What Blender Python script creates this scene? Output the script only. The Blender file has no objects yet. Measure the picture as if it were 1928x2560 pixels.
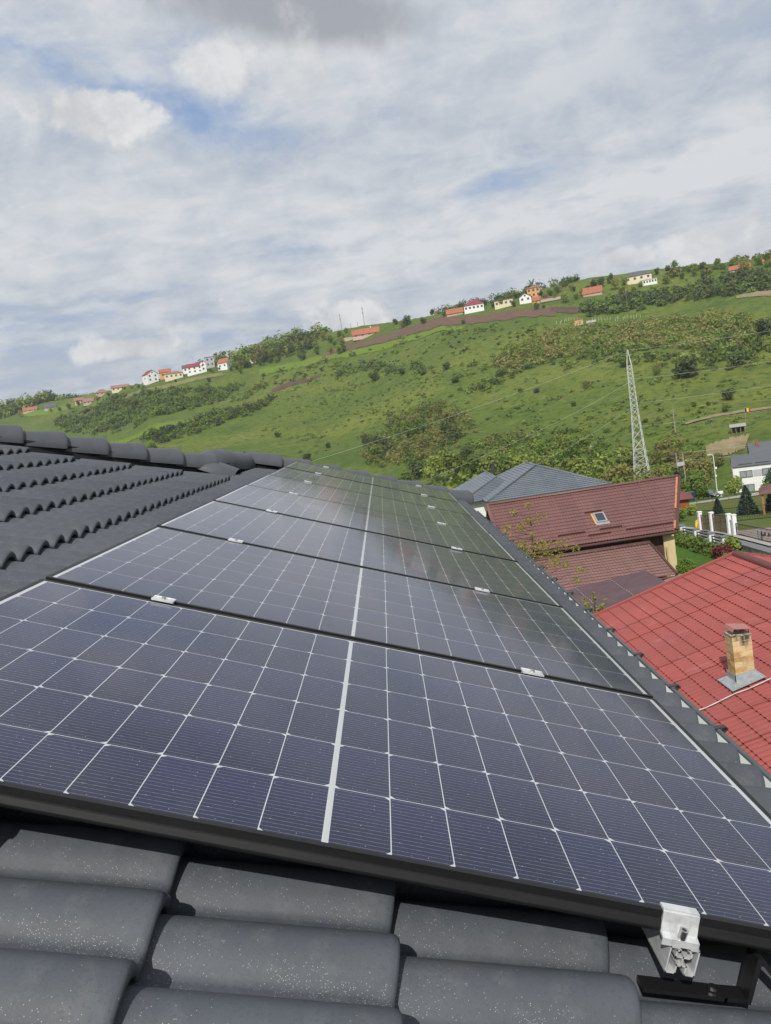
import bpy, bmesh, math, random
import numpy as np
from mathutils import Matrix, Vector, Euler

SC = bpy.context.scene
COL = SC.collection
R = math.radians
ALPHA = R(20.2)                       # pitch of the panelled roof
PC = Vector((-0.04025, -1.11568, 0.59766))   # eye point measured on the roof: down-slope, along eave, above panels

# ------------------------------------------------------------------ camera
cam = bpy.data.cameras.new('camera')
cam.sensor_fit = 'HORIZONTAL'
cam.sensor_width = 36.0
cam.lens = 2087.13 / 1928 * 36.0
cam.clip_start = 0.05
cam.clip_end = 12000
camo = bpy.data.objects.new('camera', cam)
COL.objects.link(camo)
_r = [(0.98854593, -0.00611737, -0.15079631), (-0.15058686, -0.10636732, -0.98285787), (-0.0100273, 0.99430809, -0.10607017)]
camo.matrix_world = Matrix(((_r[0][0], -_r[1][0], -_r[2][0], 0), (_r[0][1], -_r[1][1], -_r[2][1], 0), (_r[0][2], -_r[1][2], -_r[2][2], 0), (0, 0, 0, 1)))
SC.camera = camo

# ------------------------------------------------------------------ world: daylight sky with a broken cloud deck
SUN_AZ, SUN_EL = R(191.5), R(43.5)      # sun behind the viewer, a little to the left
SKY = 0.10
w = bpy.data.worlds.new('World'); SC.world = w; w.use_nodes = True
NT = w.node_tree; NT.nodes.clear()
def N(t, **k):
    n = NT.nodes.new(t)
    for a, b in k.items(): setattr(n, a, b)
    return n
def sock(i, v):
    if hasattr(v, 'is_output'): NT.links.new(v, i)
    else: i.default_value = v
def mth(op, a, b=0.0, c=0.0, clamp=False):
    n = N('ShaderNodeMath', operation=op, use_clamp=clamp)
    sock(n.inputs[0], a); sock(n.inputs[1], b); sock(n.inputs[2], c)
    return n.outputs[0]
def vmth(op, a, b=(0, 0, 0)):
    n = N('ShaderNodeVectorMath', operation=op); sock(n.inputs[0], a); sock(n.inputs[1], b)
    return n
def mixc(f, a, b):
    n = N('ShaderNodeMix', data_type='RGBA'); sock(n.inputs[0], f); sock(n.inputs[6], a); sock(n.inputs[7], b)
    return n.outputs[2]
def sstep(x, a, b):
    n = N('ShaderNodeMapRange', interpolation_type='SMOOTHSTEP'); sock(n.inputs[0], x); n.inputs[1].default_value = a; n.inputs[2].default_value = b
    return n.outputs[0]
def noise(vec, scale, detail=6, rough=.55, dist=0.0):
    n = N('ShaderNodeTexNoise'); sock(n.inputs['Vector'], vec); n.inputs['Scale'].default_value = scale
    n.inputs['Detail'].default_value = detail; n.inputs['Roughness'].default_value = rough; n.inputs['Distortion'].default_value = dist
    return n.outputs[0]
tc = N('ShaderNodeTexCoord').outputs['Generated']
sky = N('ShaderNodeTexSky', sky_type='NISHITA'); sky.sun_disc = False
sky.sun_elevation = SUN_EL; sky.sun_rotation = SUN_AZ; sky.air_density = 1.0; sky.dust_density = 1.2; sky.ozone_density = 1.5
sep = N('ShaderNodeSeparateXYZ'); sock(sep.inputs[0], tc)
zz = mth('MAXIMUM', sep.outputs[2], 0.0)
den = mth('ADD', zz, 0.16)
px, py = mth('DIVIDE', sep.outputs[0], den), mth('DIVIDE', sep.outputs[1], den)
cmb = N('ShaderNodeCombineXYZ'); sock(cmb.inputs[0], px); sock(cmb.inputs[1], py)
plane = cmb.outputs[0]
st = N('ShaderNodeMapping'); sock(st.inputs[0], plane); st.inputs['Scale'].default_value = (1.0, 1.25, 1); st.inputs['Location'].default_value = (3.1, 1.7, 0); st.inputs['Rotation'].default_value = (0, 0, R(8))
n1 = noise(st.outputs[0], 1.7, 12, .60, .25)
n2 = noise(st.outputs[0], 5.2, 11, .62, .3)
n3 = noise(tc, 15, 10, .60, .4)
nb = noise(tc, 26, 8, .60)
nbig = noise(tc, 9, 7, .58, .3)
def bump(az, el, su, sv, tilt=0.0):
    """soft elliptical patch of sky centred on a compass direction; sizes in degrees"""
    a, e, t = R(az), R(el), R(tilt)
    rt = Vector((math.cos(a), -math.sin(a), 0)); up = Vector((-math.sin(a) * math.sin(e), -math.cos(a) * math.sin(e), math.cos(e)))
    r2 = rt * math.cos(t) + up * math.sin(t); u2 = up * math.cos(t) - rt * math.sin(t)
    fw = Vector((math.sin(a) * math.cos(e), math.cos(a) * math.cos(e), math.sin(e)))
    du = mth('DIVIDE', vmth('DOT_PRODUCT', tc, tuple(r2)).outputs['Value'], R(su))
    dv = mth('DIVIDE', vmth('DOT_PRODUCT', tc, tuple(u2)).outputs['Value'], R(sv))
    q = mth('ADD', mth('MULTIPLY', du, du), mth('MULTIPLY', dv, dv))
    g = mth('EXPONENT', mth('MULTIPLY', q, -0.5))
    return mth('MULTIPLY', g, mth('GREATER_THAN', vmth('DOT_PRODUCT', tc, tuple(fw)).outputs['Value'], 0.2))
def addall(L):
    o = L[0]
    for k in L[1:]: o = mth('ADD', o, k)
    return o
HOLES = [(-14.8, 23.0, 3.0, 1.2, -9.0, 0.22), (-10.3, 21.0, 3.8, 1.2, -29.0, 0.15), (-19.4, 24.8, 2.5, 1.6, -9.0, 0.2), (-7.2, 19.8, 3.3, 1.1, -9.0, 0.15), (-3.9, 18.8, 1.2, 0.6, -4.0, 0.13), (9.1, 14.0, 2.1, 0.9, 16.0, 0.26), (21.1, 12.4, 2.5, 0.7, 1.0, 0.13), (21.6, 18.7, 4.1, 1.1, 3.0, 0.1), (18.4, 20.8, 1.6, 0.8, -9.0, 0.1), (3.9, 19.0, 1.1, 0.7, -9.0, 0.15), (-18.8, 9.3, 4.1, 1.2, -1.0, 0.12), (-22.0, 8.4, 4.1, 1.1, -9.0, 0.16), (-10.4, 7.6, 4.4, 1.6, 3.0, 0.1), (2.6, 16.8, 1.6, 0.7, -9.0, 0.1), (12.2, 13.9, 3.3, 0.8, 11.0, 0.1)]
PUFFS = [(-15.2, 20.9, 3.4, 1.3, -9.0, 0.93, 0.55, 0.12), (-7.1, 23.0, 2.3, 1.7, -19.0, 0.8, 0.6, 0.3), (-1.4, 22.5, 1.6, 2.1, 1.0, 0.6, 0.6, 0.35), (-15.4, 7.2, 3.3, 0.7, -1.0, 0.85, 0.6, 0.16), (-0.9, 7.1, 2.6, 1.0, -11.0, 0.92, 0.6, 0.14), (23.6, 7.5, 3.6, 1.2, -4.0, 0.75, 0.6, 0.2), (17.2, 7.9, 2.1, 0.6, 1.0, 0.7, 0.6, 0.2), (-12.2, 7.5, 1.6, 0.8, -9.0, 0.5, 0.6, 0.3)]
DARKS = [(-2.4, 25.3, 6.3, 1.6, -14.0, 1.1), (-13.2, 18.9, 3.3, 0.8, -9.0, 0.42), (2.2, 25.0, 3.0, 1.1, -9.0, 0.5)]
BRIGHT = [(13.6, 11.4, 11.5, 0.8, 5.0, 0.55), (-8.6, 23.2, 6.0, 3.0, -9.0, 0.35), (6.3, 22.9, 4.4, 2.2, -9.0, 0.15), (21.9, 18.7, 6.3, 1.9, 1.0, -0.35), (-17.4, 7.2, 11.5, 1.9, -1.0, -0.35), (19.6, 9.5, 8.2, 1.1, 3.0, -0.25), (1.5, 18.3, 11.0, 1.6, -1.0, -0.15), (-7.2, 14.0, 13.7, 1.1, -1.0, 0.12), (3.1, 11.6, 11.0, 1.1, 3.0, 0.2), (24.4, 11.2, 5.5, 1.1, 5.0, 0.2)]
hole = addall([mth('MULTIPLY', bump(*h[:5]), h[5]) for h in HOLES])
hole = mth('MULTIPLY', hole, mth('ADD', mth('MULTIPLY', mth('SUBTRACT', n3, .5), 3.2), .82))
cov = mth('ADD', mth('MULTIPLY', n1, 1.0), mth('MULTIPLY', mth('SUBTRACT', n2, .5), .38))
cov = mth('SUBTRACT', mth('ADD', cov, .12), hole)
cover = sstep(mth('ADD', cov, mth('MULTIPLY', mth('SUBTRACT', n3, .5), .25)), .17, .56)
lum = sstep(mth('ADD', mth('ADD', mth('MULTIPLY', n1, .38), mth('MULTIPLY', n2, .32)), mth('MULTIPLY', n3, .30)), .385, .62)
br = addall([mth('MULTIPLY', bump(*h[:5]), h[5]) for h in BRIGHT])
dk = addall([mth('MULTIPLY', bump(*h[:5]), h[5]) for h in DARKS])
lum = mth('ADD', lum, mth('MULTIPLY', br, mth('ADD', n2, .5)))
K = 1.0 / SKY
def kc(r, g, b): return (r * K, g * K, b * K, 1)
blue = mixc(.80, sky.outputs[0], kc(.27, .40, .66))
veil = mixc(lum, kc(.465, .52, .595), kc(.71, .73, .75))
col = mixc(mth('MULTIPLY', cover, .97), blue, veil)
dmask = sstep(mth('ADD', dk, mth('MULTIPLY', mth('SUBTRACT', nbig, .5), 1.7)), .30, 1.05)
col = mixc(dmask, col, kc(.375, .40, .44))
for h in PUFFS:
    b = bump(*h[:5])
    m = sstep(mth('ADD', mth('MULTIPLY', b, 1.15), mth('ADD', mth('MULTIPLY', mth('SUBTRACT', nb, .5), h[6] + .55), mth('ADD', mth('MULTIPLY', mth('SUBTRACT', n3, .5), .9), mth('MULTIPLY', mth('SUBTRACT', nbig, .5), 1.1)))), .46, .66 + h[7])
    m = mth('MULTIPLY', m, h[5])
    shade = sstep(mth('ADD', nbig, mth('MULTIPLY', mth('SUBTRACT', nb, .5), .5)), .36, .62)
    pc = mixc(shade, kc(.60, .61, .63), kc(.80, .805, .80))
    col = mixc(m, col, pc)
bg = N('ShaderNodeBackground'); sock(bg.inputs[0], col); bg.inputs[1].default_value = SKY
out = N('ShaderNodeOutputWorld'); NT.links.new(bg.outputs[0], out.inputs[0])
w.cycles.sampling_method = 'MANUAL'; w.cycles.sample_map_resolution = 512

# ------------------------------------------------------------------ sun
sl = bpy.data.lights.new('sun', 'SUN'); sl.energy = 3.9; sl.angle = R(0.55); sl.color = (1.0, .955, .88)
so = bpy.data.objects.new('sun', sl); COL.objects.link(so)
sd = Vector((math.sin(SUN_AZ) * math.cos(SUN_EL), math.cos(SUN_AZ) * math.cos(SUN_EL), math.sin(SUN_EL)))
so.rotation_euler = sd.to_track_quat('Z', 'Y').to_euler(); so.location = sd * 60

vs = SC.view_settings; vs.view_transform = 'Standard'; vs.look = 'None'; vs.gamma = 1; vs.exposure = 0; vs.use_curve_mapping = False
SC.render.engine = 'CYCLES'
SC.cycles.max_bounces = 6; SC.cycles.transparent_max_bounces = 6; SC.cycles.caustics_reflective = False; SC.cycles.caustics_refractive = False

# ------------------------------------------------------------------ materials
MATS = {}
def mat(name, col, rough=.6, metal=0.0, spec=.5, var=None, bump=None, coat=0.0, coat_r=.03, rnd=0.0, scale=None, stretch=None):
    """plain procedural material. var=(scale, colour2, contrast lo, hi); bump=(scale, strength, distance); rnd=per-object value shift"""
    if name in MATS: return MATS[name]
    m = bpy.data.materials.new(name); m.use_nodes = True; MATS[name] = m
    t = m.node_tree; b = t.nodes['Principled BSDF']
    c = tuple(col) + (1,)
    b.inputs['Base Color'].default_value = c; b.inputs['Roughness'].default_value = rough; b.inputs['Metallic'].default_value = metal
    b.inputs['Specular IOR Level'].default_value = spec
    b.inputs['Coat Weight'].default_value = coat; b.inputs['Coat Roughness'].default_value = coat_r
    tcn = t.nodes.new('ShaderNodeTexCoord'); vec = tcn.outputs['Object']
    if stretch:
        mp = t.nodes.new('ShaderNodeMapping'); t.links.new(vec, mp.inputs[0]); mp.inputs['Scale'].default_value = stretch; vec = mp.outputs[0]
    src = None
    if var:
        L = var if isinstance(var, list) else [var]
        for (s, c2, lo, hi) in L:
            n = t.nodes.new('ShaderNodeTexNoise'); n.inputs['Scale'].default_value = s; n.inputs['Detail'].default_value = 7; n.inputs['Roughness'].default_value = .6
            t.links.new(vec, n.inputs['Vector'])
            mr = t.nodes.new('ShaderNodeMapRange'); mr.inputs[1].default_value = lo; mr.inputs[2].default_value = hi; t.links.new(n.outputs[0], mr.inputs[0])
            mx = t.nodes.new('ShaderNodeMix'); mx.data_type = 'RGBA'; t.links.new(mr.outputs[0], mx.inputs[0])
            if src is None: mx.inputs[6].default_value = c
            else: t.links.new(src, mx.inputs[6])
            mx.inputs[7].default_value = tuple(c2) + (1,)
            src = mx.outputs[2]
    if rnd:
        oi = t.nodes.new('ShaderNodeObjectInfo'); mr = t.nodes.new('ShaderNodeMapRange'); t.links.new(oi.outputs['Random'], mr.inputs[0])
        mr.inputs[3].default_value = 1 - rnd; mr.inputs[4].default_value = 1 + rnd
        hv = t.nodes.new('ShaderNodeHueSaturation'); t.links.new(mr.outputs[0], hv.inputs['Value'])
        if src is None: hv.inputs['Color'].default_value = c
        else: t.links.new(src, hv.inputs['Color'])
        src = hv.outputs[0]
    if src is not None: t.links.new(src, b.inputs['Base Color'])
    if bump:
        n = t.nodes.new('ShaderNodeTexNoise'); n.inputs['Scale'].default_value = bump[0]; n.inputs['Detail'].default_value = 5
        t.links.new(vec, n.inputs['Vector'])
        bp = t.nodes.new('ShaderNodeBump'); bp.inputs['Strength'].default_value = bump[1]; bp.inputs['Distance'].default_value = bump[2]
        t.links.new(n.outputs[0], bp.inputs['Height']); t.links.new(bp.outputs[0], b.inputs['Normal'])
    return m
def leafmat(name, col, col2, rnd=.25, trans=.25):
    if name in MATS: return MATS[name]
    m = mat(name, col, .75, spec=.25, var=(.35, col2, .35, .65), rnd=rnd)
    m.node_tree.nodes['Principled BSDF'].inputs['Subsurface Weight'].default_value = 0
    t = m.node_tree; b = t.nodes['Principled BSDF']; o = t.nodes['Material Output']
    tr = t.nodes.new('ShaderNodeBsdfTranslucent'); lk = b.inputs['Base Color'].links
    t.links.new(lk[0].from_socket, tr.inputs['Color'])
    ms = t.nodes.new('ShaderNodeMixShader'); ms.inputs[0].default_value = trans
    t.links.new(b.outputs[0], ms.inputs[1]); t.links.new(tr.outputs[0], ms.inputs[2]); t.links.new(ms.outputs[0], o.inputs['Surface'])
    return m

# ------------------------------------------------------------------ object helpers
def tag(o, label=None, cat=None, group=None, kind=None):
    if label: o['label'] = label
    if cat: o['category'] = cat
    if group: o['group'] = group
    if kind: o['kind'] = kind
    return o
def empty(name, loc=(0, 0, 0), rot=(0, 0, 0), label=None, cat=None, group=None, mtx=None):
    o = bpy.data.objects.new(name, None); COL.objects.link(o); o.empty_display_size = .2
    if mtx is not None: o.matrix_world = mtx
    else: o.location = loc; o.rotation_euler = rot
    return tag(o, label, cat, group)
def link(name, me, parent=None, loc=None, rot=None, scale=None):
    o = bpy.data.objects.new(name, me); COL.objects.link(o)
    if parent: o.parent = parent
    if loc is not None: o.location = loc
    if rot is not None: o.rotation_euler = rot
    if scale is not None: o.scale = scale
    return o
class MB:
    def __init__(s): s.v = []; s.f = []
    def add(s, v, f):
        b = len(s.v); s.v += [tuple(p) for p in v]; s.f += [tuple(b + i for i in q) for q in f]; return s
    def quad(s, a, b, c, d): return s.add([a, b, c, d], [(0, 1, 2, 3)])
    def box(s, c, d, rot=None):
        x, y, z = d[0] / 2, d[1] / 2, d[2] / 2
        P = [Vector((i * x, j * y, k * z)) for k in (-1, 1) for j in (-1, 1) for i in (-1, 1)]
        if rot is not None:
            m = rot if isinstance(rot, Matrix) else Euler(rot).to_matrix(); P = [m @ p for p in P]
        c = Vector(c)
        return s.add([p + c for p in P], [(0, 2, 3, 1), (4, 5, 7, 6), (0, 1, 5, 4), (2, 6, 7, 3), (0, 4, 6, 2), (1, 3, 7, 5)])
    def tube(s, a, b, r, n=8, r2=None, cap=True):
        a, b = Vector(a), Vector(b); r2 = r if r2 is None else r2
        d = (b - a).normalized(); q = d.to_track_quat('Z', 'Y').to_matrix(); V = []
        for p, rr in ((a, r), (b, r2)):
            for i in range(n):
                t = 2 * math.pi * i / n; V.append(p + q @ Vector((math.cos(t) * rr, math.sin(t) * rr, 0)))
        F = [(i, (i + 1) % n, n + (i + 1) % n, n + i) for i in range(n)]
        if cap: F += [tuple(range(n - 1, -1, -1)), tuple(range(n, 2 * n))]
        return s.add(V, F)
    def path(s, pts, r, n=8, taper=None):
        for i in range(len(pts) - 1):
            r1 = r if taper is None else r + (taper - r) * i / (len(pts) - 1); r2 = r if taper is None else r + (taper - r) * (i + 1) / (len(pts) - 1)
            s.tube(pts[i], pts[i + 1], r1, n, r2)
        return s
    def prism(s, poly, off):
        n = len(poly); o = Vector(off); V = [Vector(p) for p in poly]
        return s.add(V + [p + o for p in V], [tuple(range(n - 1, -1, -1)), tuple(range(n, 2 * n))] + [(i, (i + 1) % n, n + (i + 1) % n, n + i) for i in range(n)])
    def mesh(s, name, m, smooth=False):
        me = bpy.data.meshes.new(name); me.from_pydata(s.v, [], s.f)
        if m: me.materials.append(m)
        if smooth: me.polygons.foreach_set('use_smooth', [True] * len(me.polygons))
        me.update(); return me
    def build(s, name, m, parent=None, smooth=False, **k): return link(name, s.mesh(name, m, smooth), parent, **k)
def npmesh(name, V, F, m, smooth=False):
    """fast mesh from arrays; F is (n, 3 or 4)"""
    me = bpy.data.meshes.new(name); V = np.asarray(V, np.float32); F = np.asarray(F, np.int32); k = F.shape[1]
    me.vertices.add(len(V)); me.vertices.foreach_set('co', V.ravel()); me.loops.add(F.size); me.loops.foreach_set('vertex_index', F.ravel())
    me.polygons.add(len(F)); me.polygons.foreach_set('loop_start', np.arange(0, F.size, k)); me.polygons.foreach_set('loop_total', np.full(len(F), k))
    if smooth: me.polygons.foreach_set('use_smooth', np.ones(len(F), bool))
    me.materials.append(m); me.update(calc_edges=True); me.validate(); return me
def copy_tree(o, parent=None):
    c = o.copy(); COL.objects.link(c)
    if parent: c.parent = parent
    for ch in o.children: copy_tree(ch, c)
    return c

# ------------------------------------------------------------------ terrain
AZ_ = [-60, -24, -19, -15, -10, -5, 0, 5, 10, 15, 20, 26, 60]
DC_ = [1000, 1000, 860, 660, 660, 690, 640, 560, 560, 570, 560, 540, 540]
EC_ = [4.2, 4.35, 4.62, 4.9, 5.45, 6.3, 6.6, 6.62, 6.97, 7.15, 6.8, 6.3, 6.2]
D0_ = [280, 270, 260, 250, 240, 232, 225, 218, 212, 208, 205, 202, 200]
E0_ = [-5.2, -5.3, -5.6, -5.9, -6.2, -6.5, -6.8, -7.0, -7.1, -7.2, -7.2, -7.2, -7.2]
NR_ = [0, 20, 50, 70, 85, 100, 180]
NZ_ = [-7, -9.3, -12.15, -12.75, -14.0, -15.3, -24.6]
def ground(x, y):
    d = math.hypot(x, y); az = math.degrees(math.atan2(x, y)); a = max(-60, min(60, az))
    dc = np.interp(a, AZ_, DC_); ec = np.interp(a, AZ_, EC_); d0 = np.interp(a, AZ_, D0_); e0 = np.interp(a, AZ_, E0_)
    z0 = d0 * math.tan(R(e0))
    if d <= 180: z = np.interp(d, NR_, NZ_)
    elif d <= d0: z = -24.6 + (z0 + 24.6) * (d - 180) / (d0 - 180)
    elif d <= dc: z = d * math.tan(R(e0 + (ec - e0) * ((d - d0) / (dc - d0)) ** 0.66))
    else:
        zc = dc * math.tan(R(ec)); z = zc + 0.02 * (d - dc) if d < dc + 40 else zc + 0.8 - 0.03 * (d - dc - 40)
    k = min(1, max(0, (d - d0 - 8) / 50)) * min(1, max(0.12, (dc + 40 - d) / 110))
    if k > 0:
        z += k * (2.6 * math.sin(x / 31 + 1.3 * math.sin(y / 47)) * math.cos(y / 38 + .7) + .9 * math.sin((x + .6 * y) / 17 + 2) * math.sin((y - .4 * x) / 23) + .35 * math.sin(x / 6.1 + 1) * math.sin(y / 7.3))
    if abs(az) > 70:
        b = min(1, (abs(az) - 70) / 45); b = b * b * (3 - 2 * b); z = z * (1 - b) + b * (-7 + .05 * min(d, 300))
    return float(z)
def P3(x, y, dz=0.0): return Vector((x, y, ground(x, y) + dz))

def grassmat():
    m = mat('hill_grass', (.085, .135, .018), .9, spec=.15)
    t = m.node_tree; b = t.nodes['Principled BSDF']; tcn = t.nodes.new('ShaderNodeTexCoord'); vec = tcn.outputs['Object']
    def nz(s, d=8, r=.62):
        n = t.nodes.new('ShaderNodeTexNoise'); n.inputs['Scale'].default_value = s; n.inputs['Detail'].default_value = d; n.inputs['Roughness'].default_value = r; t.links.new(vec, n.inputs['Vector']); return n.outputs[0]
    def mr(x, a, c):
        n = t.nodes.new('ShaderNodeMapRange'); n.inputs[1].default_value = a; n.inputs[2].default_value = c; t.links.new(x, n.inputs[0]); return n.outputs[0]
    def mx(f, a, c):
        n = t.nodes.new('ShaderNodeMix'); n.data_type = 'RGBA'
        for i, v in ((0, f), (6, a), (7, c)):
            if hasattr(v, 'is_output'): t.links.new(v, n.inputs[i])
            else: n.inputs[i].default_value = v
        return n.outputs[2]
    c = mx(mr(nz(.012), .40, .60), (.098, .143, .021, 1), (.158, .180, .032, 1))
    c = mx(mr(nz(.0055, 3), .42, .60), c, (.086, .132, .021, 1))  # broad darker patches: bands of shade on the hill painted into the grass colour
    c = mx(mr(nz(.05), .52, .72), c, (.060, .104, .020, 1))
    c = mx(mr(nz(.16), .55, .75), c, (.175, .172, .055, 1))
    c = mx(mr(nz(.30, 9, .78), .52, .60), c, (.046, .084, .018, 1))
    c = mx(mr(nz(.5, 6, .7), .50, .78), c, (.036, .064, .015, 1))
    t.links.new(c, b.inputs['Base Color'])
    bp = t.nodes.new('ShaderNodeBump'); bp.inputs['Strength'].default_value = .8; bp.inputs['Distance'].default_value = .6
    t.links.new(nz(.6, 8, .7), bp.inputs['Height']); t.links.new(bp.outputs[0], b.inputs['Normal'])
    return m
GRASS = grassmat()
def terrain():
    az = np.concatenate([np.arange(-180, -64, 6), np.arange(-64, -30, 2), np.arange(-30, 33, .45), np.arange(33, 64, 2), np.arange(64, 180, 6)])
    rr = np.concatenate([[0, 4, 8, 14, 20, 28, 36, 44, 50, 56, 62, 70, 78, 85, 92, 100, 115, 130, 150, 170, 180, 190], np.arange(198, 420, 5), np.arange(420, 1080, 8), [1120, 1200, 1350, 1600, 2000]])
    V = [(0, 0, ground(0, 0))]
    for r in rr[1:]:
        for a in az: x, y = r * math.sin(R(a)), r * math.cos(R(a)); V.append((x, y, ground(x, y)))
    n = len(az); F = []
    T = [(0, 1 + (i + 1) % n, 1 + i) for i in range(n)]
    for j in range(len(rr) - 2):
        for i in range(n):
            a = 1 + j * n + i; b = 1 + j * n + (i + 1) % n; F.append((a, b, b + n, a + n))
    me = bpy.data.meshes.new('ground'); me.from_pydata(V, [], T + F); me.materials.append(GRASS); me.polygons.foreach_set('use_smooth', [True] * len(me.polygons)); me.update()
    tag(link('hillside_ground', me), 'green grassy valley floor and hillside rising to the skyline', None, None, 'structure')
terrain()
def resamp(L, n):
    L = [Vector((p[0], p[1], 0)) for p in L]; s = [0]
    for i in range(len(L) - 1): s.append(s[-1] + (L[i + 1] - L[i]).length)
    o = []
    for k in range(n):
        t = s[-1] * k / (n - 1); i = 0
        while i < len(L) - 2 and s[i + 1] < t: i += 1
        o.append(L[i].lerp(L[i + 1], (t - s[i]) / max(1e-6, s[i + 1] - s[i])))
    return o
def ribbon(name, A, B, m, lift, n=40, k=6, rag=0.0, label=None):
    rs = np.random.RandomState(len(name) * 7 + n); a, b = resamp(A, n), resamp(B, n); V = []; F = []
    for i in range(n):
        ja, jb = rs.uniform(-rag, rag, 2)
        for j in range(k):
            t = j / (k - 1); t = t + (ja * (1 - t) + jb * t) if 0 < 1 else t
            p = a[i].lerp(b[i], t); V.append((p.x, p.y, ground(p.x, p.y) + lift))
    for i in range(n - 1):
        for j in range(k - 1): q = i * k + j; F.append((q, q + 1, q + k + 1, q + k))
    mb = MB(); mb.v = V; mb.f = F
    o = mb.build(name, m, None, True); tag(o, label, None, None, 'structure'); return o

# ------------------------------------------------------------------ surveyed outlines (metres east / north of the roof)
REG={'ridge_thicket': [(122.7, 484.7), (137.7, 494.1), (163.4, 489.9), (185.5, 477.8), (207.2, 467.5), (221.0, 444.0), (204.1, 411.8), (190.3, 431.2), (175.6, 454.2), (155.0, 467.3), (137.7, 469.8), (122.7, 471.3)], 'olive_scrub': [(60.2, 428.4), (85.0, 442.2), (111.2, 448.9), (144.2, 437.7), (165.3, 401.8), (172.4, 375.3), (152.8, 334.3), (132.7, 349.0), (116.6, 389.9), (95.4, 391.6), (74.2, 394.5), (56.6, 395.0)], 'green_scrub': [(32.4, 387.1), (56.0, 418.1), (87.2, 421.7), (116.1, 402.4), (132.7, 349.0), (152.2, 325.4), (137.4, 295.5), (125.1, 305.1), (102.6, 345.8), (88.0, 363.5), (67.0, 380.9), (48.9, 363.0), (31.5, 371.7)], 'ravine_scrub': [(-8.3, 317.9), (6.2, 379.0), (23.3, 375.7), (34.8, 350.9), (31.7, 312.6), (19.4, 278.1), (3.7, 280.5), (-7.4, 296.2)], 'hedge_slope': [(-132.3, 459.2), (-106.9, 464.6), (-90.9, 494.5), (-69.8, 503.0), (-60.2, 517.2), (-60.2, 497.3), (-76.0, 464.9), (-98.7, 447.2), (-115.7, 433.4)], 'left_scrub': [(-285.1, 748.8), (-245.0, 731.6), (-158.1, 605.0), (-113.9, 581.7), (-84.2, 580.0), (-98.4, 533.2), (-138.1, 517.9), (-175.2, 559.3), (-236.4, 652.8)], 'hedge_mid': [(-31.0, 543.6), (-3.5, 531.1), (15.0, 488.1), (29.9, 438.1), (28.8, 427.0), (-1.4, 507.0), (-24.7, 523.4)], 'hedge_up': [(16.5, 552.6), (56.9, 506.0), (79.1, 473.9), (96.8, 460.3), (94.7, 451.6), (55.0, 492.0), (29.1, 518.4), (15.4, 537.4)], 'foot_scrub': [(28.6, 289.0), (47.2, 292.3), (62.2, 267.5), (65.0, 237.0), (58.6, 216.3), (40.4, 234.9), (22.7, 253.9)], 'right_scrub': [(62.3, 224.2), (72.9, 225.4), (81.3, 220.8), (75.1, 200.0), (64.7, 202.7), (57.6, 209.3)], 'mid_sparse': [(-58.7, 505.8), (-13.0, 503.9), (43.6, 412.3), (99.6, 336.9), (125.9, 272.1), (103.4, 225.5), (66.7, 234.0), (27.2, 290.6), (-24.8, 342.8), (-62.4, 432.7)], 'upper_sparse': [(-79.4, 600.2), (-11.9, 570.6), (56.4, 501.9), (113.4, 465.8), (97.3, 442.4), (47.3, 437.2), (-1.3, 508.9), (-59.8, 519.3), (-89.1, 565.2)], 'gully_left': [(-96.3, 528.7), (-61.3, 582.4), (-12.0, 564.6), (-9.1, 548.0), (-50.3, 556.5), (-83.1, 518.6)], 'right_bank': [(120.9, 311.5), (142.9, 304.5), (173.4, 366.4), (174.0, 378.6), (147.3, 385.5)]}
RIB={'plowed_a': ([(-35.2, 591.1), (-11.7, 608.2), (21.3, 576.6), (61.2, 534.2), (87.8, 518.5), (111.6, 498.8)], [(-31.6, 582.5), (-5.3, 575.5), (31.1, 537.7), (58.6, 517.5), (83.7, 498.1), (106.3, 478.0)]), 'plowed_b': ([(109.4, 500.9), (120.6, 491.5), (123.3, 484.2)], [(107.1, 491.8), (114.3, 478.5), (122.3, 476.8)]), 'bare_strip': ([(-65.4, 536.0), (-49.9, 549.1), (-34.1, 542.1)], [(-63.2, 524.5), (-48.4, 534.0), (-33.3, 535.3)]), 'bright_a': ([(-79.4, 600.2), (-52.6, 600.8), (-25.0, 587.6), (19.4, 548.4), (58.1, 514.3)], [(-78.2, 586.4), (-51.2, 577.4), (-24.8, 567.0), (18.4, 534.8), (56.7, 504.7)]), 'bright_b': ([(-172.2, 534.9), (-132.3, 482.3), (-110.3, 481.4)], [(-163.3, 511.6), (-122.6, 453.6), (-103.1, 472.0)]), 'stubble': ([(-198.8, 662.5), (-160.9, 618.1), (-130.1, 621.3), (-108.5, 616.3)], [(-195.0, 650.5), (-156.6, 606.2), (-126.8, 611.5), (-106.4, 606.0)]), 'bright_c': ([(-356.7, 843.0), (-315.1, 821.0), (-282.2, 793.6)], [(-347.3, 825.2), (-302.8, 791.9), (-270.7, 765.0)]), 'top_field': ([(99.9, 547.8), (123.9, 546.8), (153.2, 543.5)], [(64.3, 554.8), (97.9, 538.6), (121.9, 539.0), (150.8, 536.2)]), 'pale_bank': ([(186.8, 429.1), (198.8, 416.7)], [(184.3, 422.6), (194.1, 407.5)]), 'foot_path': ([(85.8, 238.8), (95.7, 243.5), (103.5, 242.7), (111.7, 237.3)], [(85.1, 236.3), (94.3, 239.8), (102.0, 239.0), (110.2, 234.2)]), 'bare_slope': ([(81.1, 212.8), (86.8, 213.6), (92.2, 212.1)], [(77.8, 204.9), (81.9, 202.5), (86.9, 203.4)])}
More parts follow.
